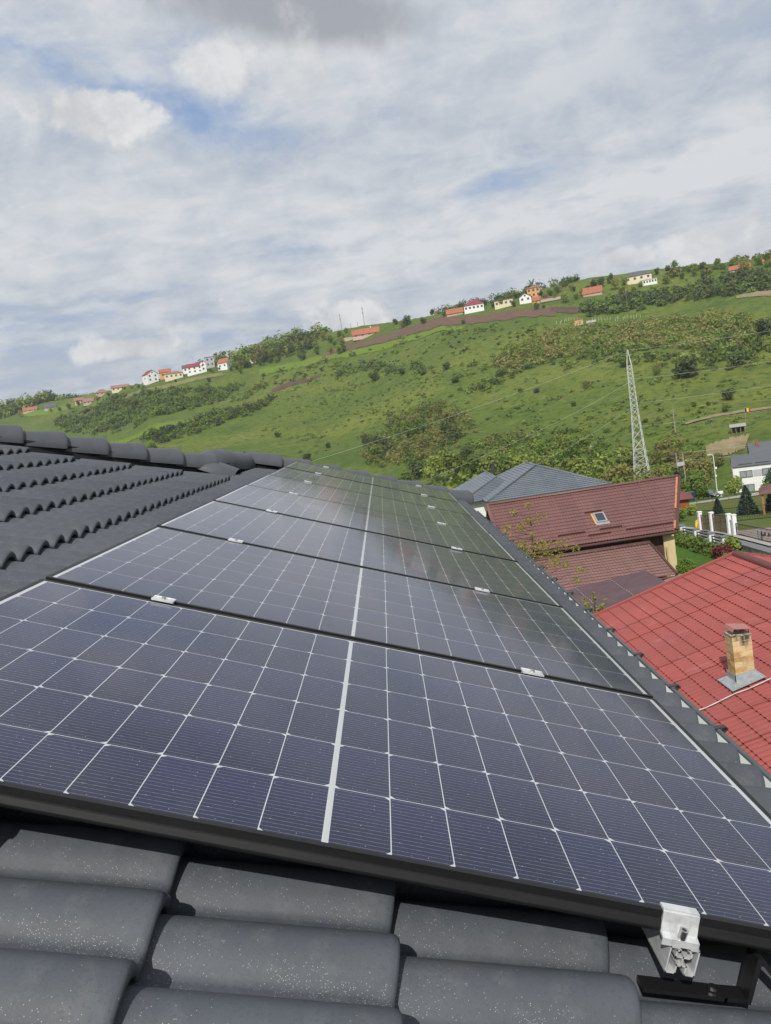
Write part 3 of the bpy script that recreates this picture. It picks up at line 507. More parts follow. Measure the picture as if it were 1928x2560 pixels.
# ------------------------------------------------------------------ solar panels
FRAME = mat('black_anodised', (.009, .009, .0095), .45, spec=.35, var=[(5, (.014, .014, .014), .45, .7), (38, (.05, .048, .045), .70, .82)], stretch=(.6, 6, 6))
SHEET = mat('backsheet_white', (.52, .54, .56), .5, spec=.4, coat=.9, coat_r=.09)
RIBBON = mat('bus_ribbon', (.50, .52, .51), .4, spec=.4, coat=.9, coat_r=.09)
def cellmat():
    m = mat('silicon_cell', (.0095, .0120, .056), .35, spec=.15, coat=.88, coat_r=.07, rnd=.22, var=[(1.4, (.0075, .0090, .034), .4, .65)])
    t = m.node_tree; b = t.nodes['Principled BSDF']; src = b.inputs['Base Color'].links[0].from_socket
    g = t.nodes.new('ShaderNodeTexCoord'); sp = t.nodes.new('ShaderNodeSeparateXYZ'); t.links.new(g.outputs['Object'], sp.inputs[0])
    def mm(op, a, b_=0.0, c=0.0):
        n = t.nodes.new('ShaderNodeMath'); n.operation = op
        for i, q in enumerate((a, b_, c)):
            if hasattr(q, 'is_output'): t.links.new(q, n.inputs[i])
            else: n.inputs[i].default_value = q
        return n.outputs[0]
    # sixteen wires printed across the cell
    fr = mm('FRACT', mm('MULTIPLY', mm('ADD', sp.outputs[1], .091), 16 / .182))
    line = mm('LESS_THAN', mm('ABSOLUTE', mm('SUBTRACT', fr, .5)), .031)
    nb_ = t.nodes.new('ShaderNodeTexNoise'); nb_.inputs['Scale'].default_value = 130; nb_.inputs['Detail'].default_value = 1; t.links.new(g.outputs['Object'], nb_.inputs['Vector'])
    dash = t.nodes.new('ShaderNodeMapRange'); t.links.new(nb_.outputs[0], dash.inputs[0]); dash.inputs[1].default_value = .40; dash.inputs[2].default_value = .66; dash.inputs[3].default_value = .55; dash.inputs[4].default_value = 1.0
    lf = mm('MULTIPLY', line, dash.outputs[0])
    mx = t.nodes.new('ShaderNodeMix'); mx.data_type = 'RGBA'; t.links.new(lf, mx.inputs[0]); t.links.new(src, mx.inputs[6]); mx.inputs[7].default_value = (.27, .28, .32, 1)
    # dust grains on the glass
    v = t.nodes.new('ShaderNodeTexVoronoi'); v.inputs['Scale'].default_value = 240; t.links.new(g.outputs['Object'], v.inputs['Vector'])
    wn = t.nodes.new('ShaderNodeSeparateColor'); t.links.new(v.outputs['Color'], wn.inputs[0])
    gr = mm('MULTIPLY', mm('LESS_THAN', v.outputs['Distance'], .22), mm('LESS_THAN', wn.outputs[0], .024))
    m2 = t.nodes.new('ShaderNodeMix'); m2.data_type = 'RGBA'; t.links.new(gr, m2.inputs[0]); t.links.new(mx.outputs[2], m2.inputs[6]); m2.inputs[7].default_value = (.40, .41, .42, 1)
    # thin dirt film, streaked and blotchy
    d = t.nodes.new('ShaderNodeTexNoise'); d.inputs['Scale'].default_value = 2.1; d.inputs['Detail'].default_value = 6; d.inputs['Distortion'].default_value = 1.2
    ge = t.nodes.new('ShaderNodeNewGeometry'); t.links.new(ge.outputs['Position'], d.inputs['Vector'])
    dr = t.nodes.new('ShaderNodeMapRange'); t.links.new(d.outputs[0], dr.inputs[0]); dr.inputs[1].default_value = .42; dr.inputs[2].default_value = .72; dr.inputs[3].default_value = .0; dr.inputs[4].default_value = .022
    m3 = t.nodes.new('ShaderNodeMix'); m3.data_type = 'RGBA'; t.links.new(dr.outputs[0], m3.inputs[0]); t.links.new(m2.outputs[2], m3.inputs[6]); m3.inputs[7].default_value = (.32, .34, .40, 1)
    t.links.new(m3.outputs[2], b.inputs['Base Color'])
    rr = t.nodes.new('ShaderNodeMapRange'); t.links.new(d.outputs[0], rr.inputs[0]); rr.inputs[1].default_value = .35; rr.inputs[2].default_value = .7; rr.inputs[3].default_value = .06; rr.inputs[4].default_value = .12
    t.links.new(rr.outputs[0], b.inputs['Coat Roughness']); b.inputs['Coat IOR'].default_value = 1.29
    return m
CELL = cellmat()
HV = .861; U0, U1 = .004, 1.134
def frame_mesh():
    mb = MB(); lip = .011; H = -.029
    prof = [(0, .0012), (-.0003, -.0110), (-.0030, -.0125), (-.0062, -.0215), (-.0062, -.0240), (-.002, H), (.026, H), (.026, H + .002), (.002, H + .002), (.002, -.006), (lip, -.006), (lip, .0012)]
    # profile runs inward (+) from the outer edge; sweep it round the four sides with mitred corners
    cs = [(-HV, U0), (HV, U0), (HV, U1), (-HV, U1)]; ins = [(1, 1), (-1, 1), (-1, -1), (1, -1)]; k = len(prof); V = []
    for (cv, cu), (iv, iu) in zip(cs, ins):
        for o, h in prof: V.append((cv + iv * o, cu + iu * o, h))
    F = []
    for s in range(4):
        for i in range(k): a = s * k + i; b = s * k + (i + 1) % k; c = ((s + 1) % 4) * k; F.append((a, b, c + (i + 1) % k, c + i))
    return mb.add(V, F).mesh('frame', FRAME)
fm = frame_mesh()
sheet_m = MB().prism([(-HV + .003, U0 + .003, -.00010), (HV - .003, U0 + .003, -.00010), (HV - .003, U1 - .003, -.00010), (-HV + .003, U1 - .003, -.00010)], (0, 0, -.0035)).mesh('backsheet', SHEET)
GAPC, PIT, CW, CL = .0051, .0928, .0910, .1815
def cell_mesh(side):
    ch = .0085; x, y = CW / 2, CL / 2; s = side
    P = [(-s * x, -y), (s * (x - ch), -y), (s * x, -y + ch), (s * x, y - ch), (s * (x - ch), y), (-s * x, y)]
    if s < 0: P = P[::-1]
    V = [(a, b, 0) for a, b in P] + [(a, b, -.0003) for a, b in P]; n = 6
    return MB().add(V, [tuple(range(n))] + [(n + i, n + (i + 1) % n, (i + 1) % n, i) for i in range(n)]).mesh('cell', CELL)
CM = {1: cell_mesh(1), -1: cell_mesh(-1)}
rib_m = MB().box((0, .567, -.0002), (.0062, 1.098, .0008)).mesh('centre_ribbon', RIBBON)
LABELS = ['nearest solar panel, filling the foreground with a silver clamp on its front edge', 'second solar panel from the front, behind the first clamped seam', 'third solar panel from the front of the row', 'fourth panel of the row, the middle one of seven, mirroring bright cloud',
          'fifth solar panel from the front, third from the far end', 'sixth solar panel, last but one before the far hip caps', 'farthest solar panel, at the far end of the row by the hip caps']
PITCH = 1.1519
for k in range(7):
    t = empty('solar_panel', label=LABELS[k], cat='solar panel', group='black framed solar panels in one row on the roof')
    t.matrix_world = ROOF @ Matrix.Translation((rs.normal(0, .0008), PITCH * k, rs.normal(0, .0008))) @ Euler((rs.normal(0, .0012), rs.normal(0, .0012), 0)).to_matrix().to_4x4()
    link('frame', fm, t); link('backsheet', sheet_m, t); link('centre_ribbon', rib_m, t)
    for r in range(6):
        for c in range(9):
            for s in (-1, 1):
                ch = s * (1 if r % 2 == 0 else -1)
                link('cell', CM[ch], t, (s * (GAPC + CW / 2 + c * PIT), .016 + CL / 2 + r * .1837, 0))

# ------------------------------------------------------------------ clamps, rails and hooks
ALU = mat('raw_aluminium', (.78, .79, .80), .36, metal=.45, spec=.5, var=(60, (.60, .61, .62), .45, .65), bump=(90, .1, .0006), stretch=(1, .2, 1))
STEEL = mat('bolt_steel', (.55, .54, .52), .28, metal=1.0)
BLACKM = mat('black_hook_steel', (.012, .012, .013), .35, spec=.6, var=(30, (.05, .045, .04), .68, .8))
def rx(pts): return [Vector(p) for p in pts]
mid = MB()
mid.box((0, 0, .0045), (.060, .036, .004)); mid.box((0, -.0172, .0062), (.060, .0022, .0036)); mid.box((0, .0172, .0062), (.060, .0022, .0036)); mid.box((0, -.0045, -.016), (.058, .002, .038)); mid.box((0, .0045, -.016), (.058, .002, .038))
midm = mid.mesh('panel_clamp', ALU)
boltm = MB().tube((0, 0, .006), (0, 0, .0125), .0062, 14).mesh('bolt', STEEL)
nm = ['first', 'second', 'third', 'fourth', 'fifth', 'sixth']
def clamp(v, u, label, me):
    t = link('panel_clamp', me); t.matrix_world = ROOF @ Matrix.Translation((v, u, 0)); tag(t, label, 'clamp', 'silver clamps holding the panels'); link('bolt', boltm, t); return t
for k in range(6):
    for v, sd in ((-.528, 'hip side'), (.512, 'gutter side')):
        clamp(v, PITCH * (k + 1) - .0065, f'small silver mid clamp on the {nm[k]} seam counted from the front, {sd}', midm)
for v, sd in ((-.528, 'hip side'), (.512, 'gutter side')): clamp(v, PITCH * 7 + .003, f'small silver end clamp on the far edge of the last panel, {sd}', midm)
def end_clamp(v, label):
    t = empty('panel_clamp', label=label, cat='clamp', group='silver clamps holding the panels'); t.matrix_world = ROOF @ Matrix.Translation((v, 0, 0))
    # pressed plate: grips the frame, drops in front of it and steps out to a foot
    prof = [(.019, .0022), (.0005, .0022), (-.0015, -.012), (-.0050, -.0245), (-.0165, -.0275), (-.0165, -.0375), (-.0135, -.0375), (-.0135, -.0300), (-.0025, -.0275), (.0008, -.012), (.003, .0052), (.019, .0052)]
    V = [(-.0265, y, z) for y, z in prof] + [(.0265, y, z) for y, z in prof]; n = len(prof)
    mb = MB().add(V, [tuple(range(n)), tuple(range(2 * n - 1, n - 1, -1))] + [(i, n + i, n + (i + 1) % n, (i + 1) % n) for i in range(n)])
    mb.build('clamp_plate', ALU, t)
    b = MB(); b.tube((.002, -.0105, -.026), (.002, -.0125, -.0125), .0062, 18); b.build('bolt', STEEL, t)
    MB().tube((.002, -.0125, -.0126), (.002, -.01255, -.0122), .0036, 6).build('bolt_socket', mat('socket_dark', (.03, .03, .03), .5), t)
    return t
end_clamp(.5185, 'silver end clamp with socket bolt gripping the front edge of the nearest panel')
end_clamp(-.545, 'silver end clamp on the front edge of the nearest panel, hidden at the left')
def rail(v, label):
    """hollow extrusion 40 x 40 mm: outer walls, top slot with lips, bottom slot, a web inside"""
    t = empty('mounting_rail', label=label, cat='rail', group='aluminium rails under the panels'); t.matrix_world = ROOF @ Matrix.Translation((v, 0, 0))
    w, top, bot, th = .0205, -.0388, -.0765, .0021
    S = [((-w, top), (-.0062, top)), ((.0062, top), (w, top)), ((-w, top), (-w, bot)), ((w, top), (w, bot)), ((-w, bot), (-.0070, bot)), ((.0070, bot), (w, bot)),
         ((-.0062, top), (-.0062, top - .004)), ((.0062, top), (.0062, top - .004)), ((-.0062, top - .004), (-.0110, top - .004)), ((.0062, top - .004), (.0110, top - .004)), ((-.0110, top - .004), (-.0110, top - .013)), ((.0110, top - .004), (.0110, top - .013)), ((-.0110, top - .013), (.0110, top - .013)),
         ((0, top - .013), (0, bot + .012)), ((-.0070, bot), (-.0070, bot + .012)), ((.0070, bot), (.0070, bot + .012)), ((-.0070, bot + .012), (.0070, bot + .012))]
    mb = MB()
    for (a, b), (c, d) in S:
        L = math.hypot(c - a, d - b); ang = -math.atan2(d - b, c - a)
        mb.box(((a + c) / 2, 4.042, (b + d) / 2), (L + th, 8.116, th), Matrix.Rotation(ang, 3, 'Y'))
    mb.build('extrusion', ALU, t); return t
rail(.5275, 'aluminium rail whose cut end sticks out below the front silver clamp')
rail(-.545, 'aluminium rail under the panels on the hip side, its end out at the left')
def hook(v, u, label):
    t = empty('roof_hook', label=label, cat='hook', group='black steel roof hooks'); t.matrix_world = ROOF @ Matrix.Translation((v, u, 0))
    st = MB(); zs = [(-.036, -.1300), (.085, -.1215), (.118, -.118)]
    for (a, az), (b, bz) in zip(zs[:-1], zs[1:]): st.box(((a + b) / 2, 0, (az + bz) / 2), (b - a + .004, .030, .006), Matrix.Rotation(-math.atan2(bz - az, b - a), 3, 'Y'))
    st.build('strap', BLACKM, t)
    MB().box((.118, .0, -.085), (.007, .034, .072)).build('arm', BLACKM, t)
    MB().box((.160, .0, -.086), (.105, .030, .006), Matrix.Rotation(.72, 3, 'Y')).build('brace', BLACKM, t)
    MB().tube((.07, 0, -.118), (.07, 0, -.113), .007, 10).build('bolt', STEEL, t); return t
hook(.535, .030, 'black steel roof hook lying on the tiles beside the cut rail end')
hook(-.70, .030, 'black steel roof hook on the tiles at the left rail')

# ------------------------------------------------------------------ neighbouring roofs of pressed metal tile
def sheetroof(parent, name, o, ax, ay, width, length, m, step=.35, wav=.19, amp=.022, lip=.022, sheet=1.14, mask=None, seg=5, seam=.008):
    """metal-tile sheets: o = eave corner, ax = unit vector along the eave, ay = unit vector up the slope. Each sheet is its own part."""
    o, ax, ay = Vector(o), Vector(ax).normalized(), Vector(ay).normalized(); nz = ax.cross(ay).normalized()
    if nz.z < 0: nz = -nz
    nrow = int(math.ceil(length / step)); ns = int(math.ceil(width / sheet))
    for s in range(ns):
        x0 = s * sheet; x1 = min(width, x0 + sheet)
        if x1 - x0 < .05: continue
        nx = max(2, int((x1 - x0) / wav * seg)); xs = [x0 + (x1 - x0) * i / nx for i in range(nx + 1)]
        V = []; F = []
        rows = []
        for r in range(nrow):
            y0 = r * step; y1 = min(length, y0 + step)
            if r: rows += [(y0 + .045, -.002), (y0 + .010, lip * .52)]
            rows += [(y0, lip), (y0 + .012, lip + .001), (y1, .002)]
        rows.append((rows[-1][0] + .004, 0))
        for (y, h) in rows:
            for i, x in enumerate(xs):
                wv = amp * (.5 + .5 * math.cos(2 * math.pi * x / wav)) ** .8
                e = seam if i == 0 and s > 0 else 0
                V.append(o + ax * (x - (.02 if i == 0 and s > 0 else 0)) + ay * y + nz * (h + wv + e))
        # close each nose with a riser so the step has an edge
        k = nx + 1
        for j in range(len(rows) - 1):
            for i in range(nx): q = j * k + i; F.append((q, q + 1, q + k + 1, q + k))
        b = len(V)
        for i, x in enumerate(xs): V.append(Vector(V[i]) - nz * (lip + amp * .6))
        for i in range(nx): F.append((b + i, b + i + 1, i + 1, i))
        me = bpy.data.meshes.new(name)
        me.from_pydata([tuple(p) for p in V], [], F); me.materials.append(m)
        if mask:
            bm = bmesh.new(); bm.from_mesh(me)
            for co, no in mask: bmesh.ops.bisect_plane(bm, geom=bm.verts[:] + bm.edges[:] + bm.faces[:], plane_co=co, plane_no=no, clear_outer=True)
            bm.to_mesh(me); bm.free()
            if not me.polygons: continue
        me.update(); link('roof_sheet', me, parent)
def bar(mb, a, b, wd, ht, up=(0, 0, 1)):
    a, b = Vector(a), Vector(b); d = (b - a); L = d.length; d.normalize(); u = Vector(up); s = d.cross(u).normalized(); u = s.cross(d).normalized()
    return mb.box((a + b) / 2, (L, wd, ht), Matrix((d, s, u)).transposed())
def half_ridge(name, a, b, r, m, parent, n=10):
    a, b = Vector(a), Vector(b); d = (b - a).normalized(); s = d.cross(Vector((0, 0, 1))).normalized(); u = s.cross(d).normalized(); V = []
    for p in (a, b):
        for i in range(n + 1): t = math.pi * i / n; V.append(p + s * math.cos(t) * r + u * (math.sin(t) * r * .7))
    k = n + 1; F = [(i, i + 1, k + i + 1, k + i) for i in range(n)] + [tuple(range(n, -1, -1)), tuple(range(k, 2 * k))]
    return MB().add(V, F).build(name, m, parent, True)
def win(parent, c, w_, h, ax, m_frame, m_glass, split=1, name='window', fr=.07):
    """framed window on a wall: ax = unit vector along the wall; outward normal is ax x up turned to the viewer"""
    ax = Vector(ax).normalized(); up = Vector((0, 0, 1)); nn = ax.cross(up); c = Vector(c)
    rot = Matrix((ax, -nn, up)).transposed(); f = MB()
    for dx, dz, a, b in ((0, h / 2 - fr / 2, w_, fr), (0, -h / 2 + fr / 2, w_, fr), (-w_ / 2 + fr / 2, 0, fr, h - 2 * fr), (w_ / 2 - fr / 2, 0, fr, h - 2 * fr)): f.box(c + ax * dx + up * dz + nn * .03, (a, .06, b), rot)
    for i in range(split): f.box(c + ax * (-w_ / 2 + w_ * (i + 1) / (split + 1)) + nn * .03, (fr, .05, h - 2 * fr), rot)
    o = f.build(name, m_frame, parent)
    MB().box(c + nn * .012, (w_ - fr, .02, h - fr), rot).build('pane', m_glass, o); return o
GLASS = mat('window_glass', (.05, .06, .075), .08, spec=.8, coat=1, coat_r=.02)
CURT = mat('window_curtain', (.34, .36, .36), .25, spec=.6, coat=1, coat_r=.03, var=(3, (.22, .24, .25), .42, .62), stretch=(4, 4, .4))
DARKFR = mat('dark_window_frame', (.03, .033, .036), .4)
WHITE = mat('white_render', (.80, .80, .79), .85, var=(.5, (.72, .72, .70), .45, .75))

# --- red roof house right below the eave
RED = mat('red_sheet', (.305, .072, .060), .5, spec=.4, var=[(.8, (.27, .070, .064), .40, .66), (7, (.25, .058, .054), .55, .78), (2.2, (.33, .105, .095), .58, .74)], rnd=.06)
red = empty('red_roofed_house', (6.9, 12, -9.5), label='neighbour house with bright red metal tile roof and a brick chimney', cat='house')
red.matrix_world = Matrix.Identity(4)
rb = math.atan(.2854); ayr = (math.cos(rb), 0, math.sin(rb))
sheetroof(red, 'roof_sheet', (4.62, -3.0, -6.447), (0, 1, 0), ayr, 25.98, 4.86, RED, step=.322, wav=.165, amp=.034, lip=.027, sheet=1.10)
sheetroof(red, 'roof_sheet', (13.92, 22.98, -6.447), (0, -1, 0), (-math.cos(rb), 0, math.sin(rb)), 25.98, 4.86, RED, step=.322, wav=.165, amp=.034, lip=.027, sheet=1.10, seg=3)
half_ridge('ridge_cap', (9.27, -3.0, -5.10), (9.27, 22.99, -5.10), .13, RED, red)
g = MB(); bar(g, (4.58, 23.03, -6.44), (9.27, 23.03, -5.095), .10, .14, (0, 0, 1)); bar(g, (9.27, 23.03, -5.095), (13.96, 23.03, -6.44), .10, .14); g.build('verge_board', RED, red)
wl = MB(); wl.box((9.27, 9.85, -8.2), (7.9, 25.0, 3.6)); wl.prism([(5.32, 22.35, -6.42), (13.22, 22.35, -6.42), (9.27, 22.35, -5.35)], (0, -.2, 0)); wl.build('wall', mat('cream_render', (.62, .52, .36), .85, var=(1, (.55, .46, .32), .4, .7)), red)
g = MB(); g.tube((4.60, -3, -6.53), (4.60, 23.0, -6.53), .06, 10); g.build('gutter', mat('red_gutter', (.25, .05, .045), .4), red)
# chimney, brick by brick
BR = [mat('pale_brick', (.60, .45, .24), .85, bump=(60, .4, .004), var=[(9, (.50, .33, .15), .48, .66)], rnd=.10), mat('ochre_brick', (.46, .27, .10), .85, bump=(60, .4, .004), var=[(9, (.58, .42, .22), .46, .64)], rnd=.12)]
SOOT = mat('sooty_brick', (.50, .38, .22), .9, bump=(60, .4, .004), var=[(14, (.02, .018, .016), .40, .52)], rnd=.1)
def sootmat():
    m = SOOT; t = m.node_tree; b = t.nodes['Principled BSDF']; b.inputs['Base Color'].links[0]
    g = t.nodes.new('ShaderNodeTexCoord'); sp = t.nodes.new('ShaderNodeSeparateXYZ'); t.links.new(g.outputs['Object'], sp.inputs[0])
    mp = t.nodes.new('ShaderNodeMapping'); mp.inputs['Scale'].default_value = (11, 11, 4); t.links.new(g.outputs['Object'], mp.inputs[0])
    n = t.nodes.new('ShaderNodeTexNoise'); n.inputs['Scale'].default_value = 1.0; n.inputs['Detail'].default_value = 6; t.links.new(mp.outputs[0], n.inputs['Vector'])
    def mm(op, a, b_=0.0, c=0.0):
        k = t.nodes.new('ShaderNodeMath'); k.operation = op
        for i, q in enumerate((a, b_, c)):
            if hasattr(q, 'is_output'): t.links.new(q, k.inputs[i])
            else: k.inputs[i].default_value = q
        return k.outputs[0]
    zf = mm('MULTIPLY', mm('ADD', sp.outputs[2], 5.46), 2.6); xf = mm('ABSOLUTE', mm('SUBTRACT', sp.outputs[0], 6.27))
    v = mm('ADD', mm('SUBTRACT', mm('MULTIPLY', n.outputs[0], 1.5), mm('MULTIPLY', xf, 3.2)), zf)
    r = t.nodes.new('ShaderNodeMapRange'); t.links.new(v, r.inputs[0]); r.inputs[1].default_value = .90; r.inputs[2].default_value = 1.65; r.interpolation_type = 'SMOOTHSTEP'
    x = t.nodes.new('ShaderNodeMix'); x.data_type = 'RGBA'; t.links.new(r.outputs[0], x.inputs[0]); x.inputs[6].default_value = (.58, .43, .23, 1); x.inputs[7].default_value = (.03, .027, .024, 1); t.links.new(x.outputs[2], b.inputs['Base Color'])
sootmat()
MORT = mat('mortar', (.55, .50, .42), .9, var=(20, (.42, .38, .32), .4, .7))
cx0, cx1, cy0, cy1, cz0, cz1 = 6.055, 6.435, 15.66, 16.02, -6.10, -5.07
ch = MB().box(((cx0 + cx1) / 2, (cy0 + cy1) / 2, (cz0 + cz1) / 2 - .01), (cx1 - cx0 - .016, cy1 - cy0 - .016, cz1 - cz0 - .02)).build('chimney', MORT, red)
bw, bd = cx1 - cx0, cy1 - cy0; nc = 10; hc = (cz1 - cz0) / nc
for i in range(nc):
    z = cz0 + hc * (i + .5); odd = i % 2; sp = .62 if odd else .38
    for a0, a1, b0, b1 in ((0, sp, 0, .5), (sp, 1, 0, .5), (0, 1 - sp, .5, 1), (1 - sp, 1, .5, 1)):
        x0, x1, y0, y1 = cx0 + bw * a0, cx0 + bw * a1, cy0 + bd * b0, cy0 + bd * b1; j = .004 + rs.uniform(-.003, .003)
        soot = i >= 7 and b0 == 0 and (a0 > 0 or i == 9) or i == 9
        m = SOOT if soot else (BR[1] if rs.rand() < (.42 if i in (2, 3, 5, 6) else .2) else BR[0])
        MB().box(((x0 + x1) / 2, (y0 + y1) / 2, z), (x1 - x0 - 2 * j, y1 - y0 - 2 * j, hc - .011), (0, 0, rs.normal(0, .008))).build('brick', m, ch)
MB().box(((cx0 + cx1) / 2, (cy0 + cy1) / 2, cz1 + .005), (bw + .012, bd + .012, .022)).build('chimney_top', mat('sooty_cement', (.42, .38, .31), .9, var=(9, (.03, .03, .03), .42, .6)), ch)
cw = MB()
for x in (cx0 + .11, cx0 + .20, cx1 - .03):
    for y in (cy0 + .05, cy1 - .05): cw.box((x, y, cz1 + .055), (.012, .012, .10))
cw.build('cowl_leg', mat('rusty_iron', (.05, .025, .02), .7), ch)
cw = MB(); cw.prism([(cx0 + .05, cy0 - .03, cz1 + .155), (cx1 + .02, cy0 - .03, cz1 + .105), (cx1 + .02, cy1 + .03, cz1 + .105), (cx0 + .05, cy1 + .03, cz1 + .155)], (0, 0, .01))
cw.prism([(cx0 + .05, cy0 - .03, cz1 + .155), (cx0 + .05, cy1 + .03, cz1 + .155), (cx0 + .015, cy1 + .03, cz1 + .09), (cx0 + .015, cy0 - .03, cz1 + .09)], (0, 0, .01)); cw.build('cowl', mat('faded_red_sheet', (.42, .18, .16), .6, var=(6, (.36, .14, .125), .4, .7)), ch)
FL = mat('lead_flashing', (.42, .45, .47), .45, metal=.4, var=[(7, (.30, .32, .34), .45, .7), (16, (.12, .07, .05), .64, .72)])
fl = MB(); zr = lambda x: -5.12 + .2854 * (x - 9.27) + .066
def rq(x0, x1, y0, y1, h=0): return [(x0, y0, zr(x0) + h), (x1, y0, zr(x1) + h), (x1, y1, zr(x1) + h), (x0, y1, zr(x0) + h)]
fl.prism(rq(cx0 - .21, cx1 + .07, cy0 - .30, cy1 + .05), (0, 0, .012))
fl.prism([(cx0 - .022, cy0 - .022, zr(cx0)), (cx1 + .022, cy0 - .022, zr(cx1)), (cx1 + .022, cy0 - .022, zr(cx1) + .10), (cx0 - .022, cy0 - .022, zr(cx0) + .14)], (0, .012, 0))
fl.prism([(cx0 - .022, cy0 - .022, zr(cx0)), (cx0 - .022, cy1 + .03, zr(cx0)), (cx0 - .022, cy1 + .03, zr(cx0) + .14), (cx0 - .022, cy0 - .022, zr(cx0) + .14)], (.012, 0, 0)); fl.build('flashing', FL, ch)
lw = MB(); P = [Vector((4.7 + i * .28, 15.21 + .02 * math.sin(i * 1.9), -5.12 + .2854 * (4.7 + i * .28 - 9.27) + .075 + .008 * math.sin(i * 2.3))) for i in range(17)]
lw.path(P, .011, 6); tag(lw.build('lightning_conductor', mat('grey_cable', (.62, .56, .54), .5), None, True), 'pale grey lightning wire running up the red roof below the chimney', 'cable')

# --- brown roof house
BRN = mat('brown_sheet', (.180, .088, .080), .5, spec=.35, var=[(1.2, (.155, .076, .069), .42, .66), (24, (.205, .105, .096), .5, .75)], rnd=.06)
BRD = mat('brown_trim', (.085, .036, .030), .45, spec=.4)
brown = empty('brown_roofed_house', label='brown house with long tiled roof, skylight and cream wall strip at its right end', cat='house')
er, el = Vector((6.17, 49.9, -9.06)), Vector((6.17, 54.88, -6.44)); ay = (el - er); L = ay.length; ay.normalize()
nn = Vector((1, 0, 0)).cross(ay).normalized()
rr0, rr1 = Vector((16.60, 49.9, -9.06)), Vector((18.82, 54.88, -6.44)); rn = (rr1 - rr0).cross(nn).normalized(); rn = rn if rn.x > 0 else -rn
sheetroof(brown, 'roof_sheet', er, (1, 0, 0), ay, 12.8, L, BRN, step=.352, wav=.186, amp=.034, lip=.034, sheet=1.11, mask=[(rr0, rn)], seg=5)
half_ridge('ridge_cap', el + Vector((-.05, 0, .04)), rr1 + Vector((.05, 0, .04)), .15, BRN, brown)
# rear slope and walls
bb = MB(); bb.quad(el, rr1, (18.82, 60.5, -9.4), (6.17, 60.5, -9.4)); bb.build('rear_roof', BRN, brown)
g = MB(); bar(g, er + Vector((-.02, -.02, .03)), el + Vector((-.02, 0, .06)), .20, .16, nn); g.build('verge_board', BRN, brown)
g = MB(); bar(g, rr0 + Vector((.12, 0, .02)), rr1 + Vector((.12, 0, .02)), .22, .14, nn); g.build('verge_board', BRD, brown)
COP = mat('copper_strip', (.62, .27, .13), .4, metal=.35, var=(4, (.40, .16, .08), .45, .7))
g = MB()
for a, b in ((.02, .10), (.105, .155), (.37, .49), (.495, .63), (.635, .97)): bar(g, rr0.lerp(rr1, a) + nn * .085 + Vector((-.02, 0, 0)), rr0.lerp(rr1, b) + nn * .085 + Vector((-.02, 0, 0)), .12, .03, nn)
g.build('copper_flashing', COP, brown)
wl = MB(); wl.box((11.35, 55.2, -10.6), (9.3, 9.4, 3.6)); wl.build('wall', mat('brown_render', (.098, .046, .034), .8, var=(1.5, (.075, .035, .026), .4, .7)), brown)
wl = MB(); wl.prism([(15.98, 50.3, -8.95), (16.62, 50.2, -8.98), (16.62, 59.9, -9.2), (15.98, 59.9, -9.2)], (0, 0, -3.6)); wl.build('cream_wall', mat('cream_wall', (.62, .50, .29), .85, var=(1.2, (.56, .44, .25), .4, .7)), brown)
wl = MB(); wl.box((16.05, 50.05, -11.0), (.10, .10, 1.9)); wl.build('downpipe', mat('cream_pipe', (.45, .36, .18), .6), brown)
g = MB(); g.tube((6.0, 49.80, -9.17), (16.66, 49.80, -9.17), .085, 12); g.build('gutter', BRD, brown)
g = MB(); g.box((11.3, 50.15, -9.22), (10.3, .5, .05)); g.build('soffit', BRD, brown)
pl = lambda x, t, h=0: Vector((x, 0, 0)) + (er + ay * t) * Vector((0, 1, 1)) + nn * h
for x0, x1, t in ((8.0, 9.6, .62), (9.75, 11.45, 1.05), (11.5, 12.9, .62), (12.35, 13.72, 1.08), (13.85, 16.7, .66), (11.95, 13.0, 3.02)):
    g = MB(); bar(g, pl(x0, t, .10), pl(x1, t, .10), .03, .14, nn)
    for i in range(int((x1 - x0) / .5) + 1): g.box(pl(x0 + .1 + i * .5, t + .05, .05), (.03, .12, .06), (math.atan2(ay.z, ay.y), 0, 0))
    g.build('snow_guard', mat('guard_brown', (.115, .045, .038), .5), brown)
# skylight
sk = MB(); M = Matrix((Vector((1, 0, 0)), ay, nn)).transposed(); sx, stt = 12.72, 2.30
for dx, dt, a, b in ((-.30, 0, .09, .98), (.30, 0, .09, .98), (0, .45, .52, .09), (0, -.45, .52, .09)): sk.box(pl(sx + dx, stt + dt, .10), (a, b, .09), M)
sk = sk.build('skylight', mat('skylight_grey', (.33, .33, .31), .45, var=(6, (.25, .25, .24), .4, .7)), brown)
MB().box(pl(sx, stt, .085), (.52, .82, .03), M).build('pane', mat('skylight_glass', (.02, .03, .05), .06, coat=1), sk)
g = MB(); g.box(pl(sx - .41, stt - .03, .07), (.11, 1.10, .04), M); g.build('wooden_lining', mat('raw_wood', (.62, .33, .12), .6), sk)
g = MB(); g.box(pl(sx, stt - .60, .06), (.86, .24, .02), M); g.build('apron_flashing', FL, sk)
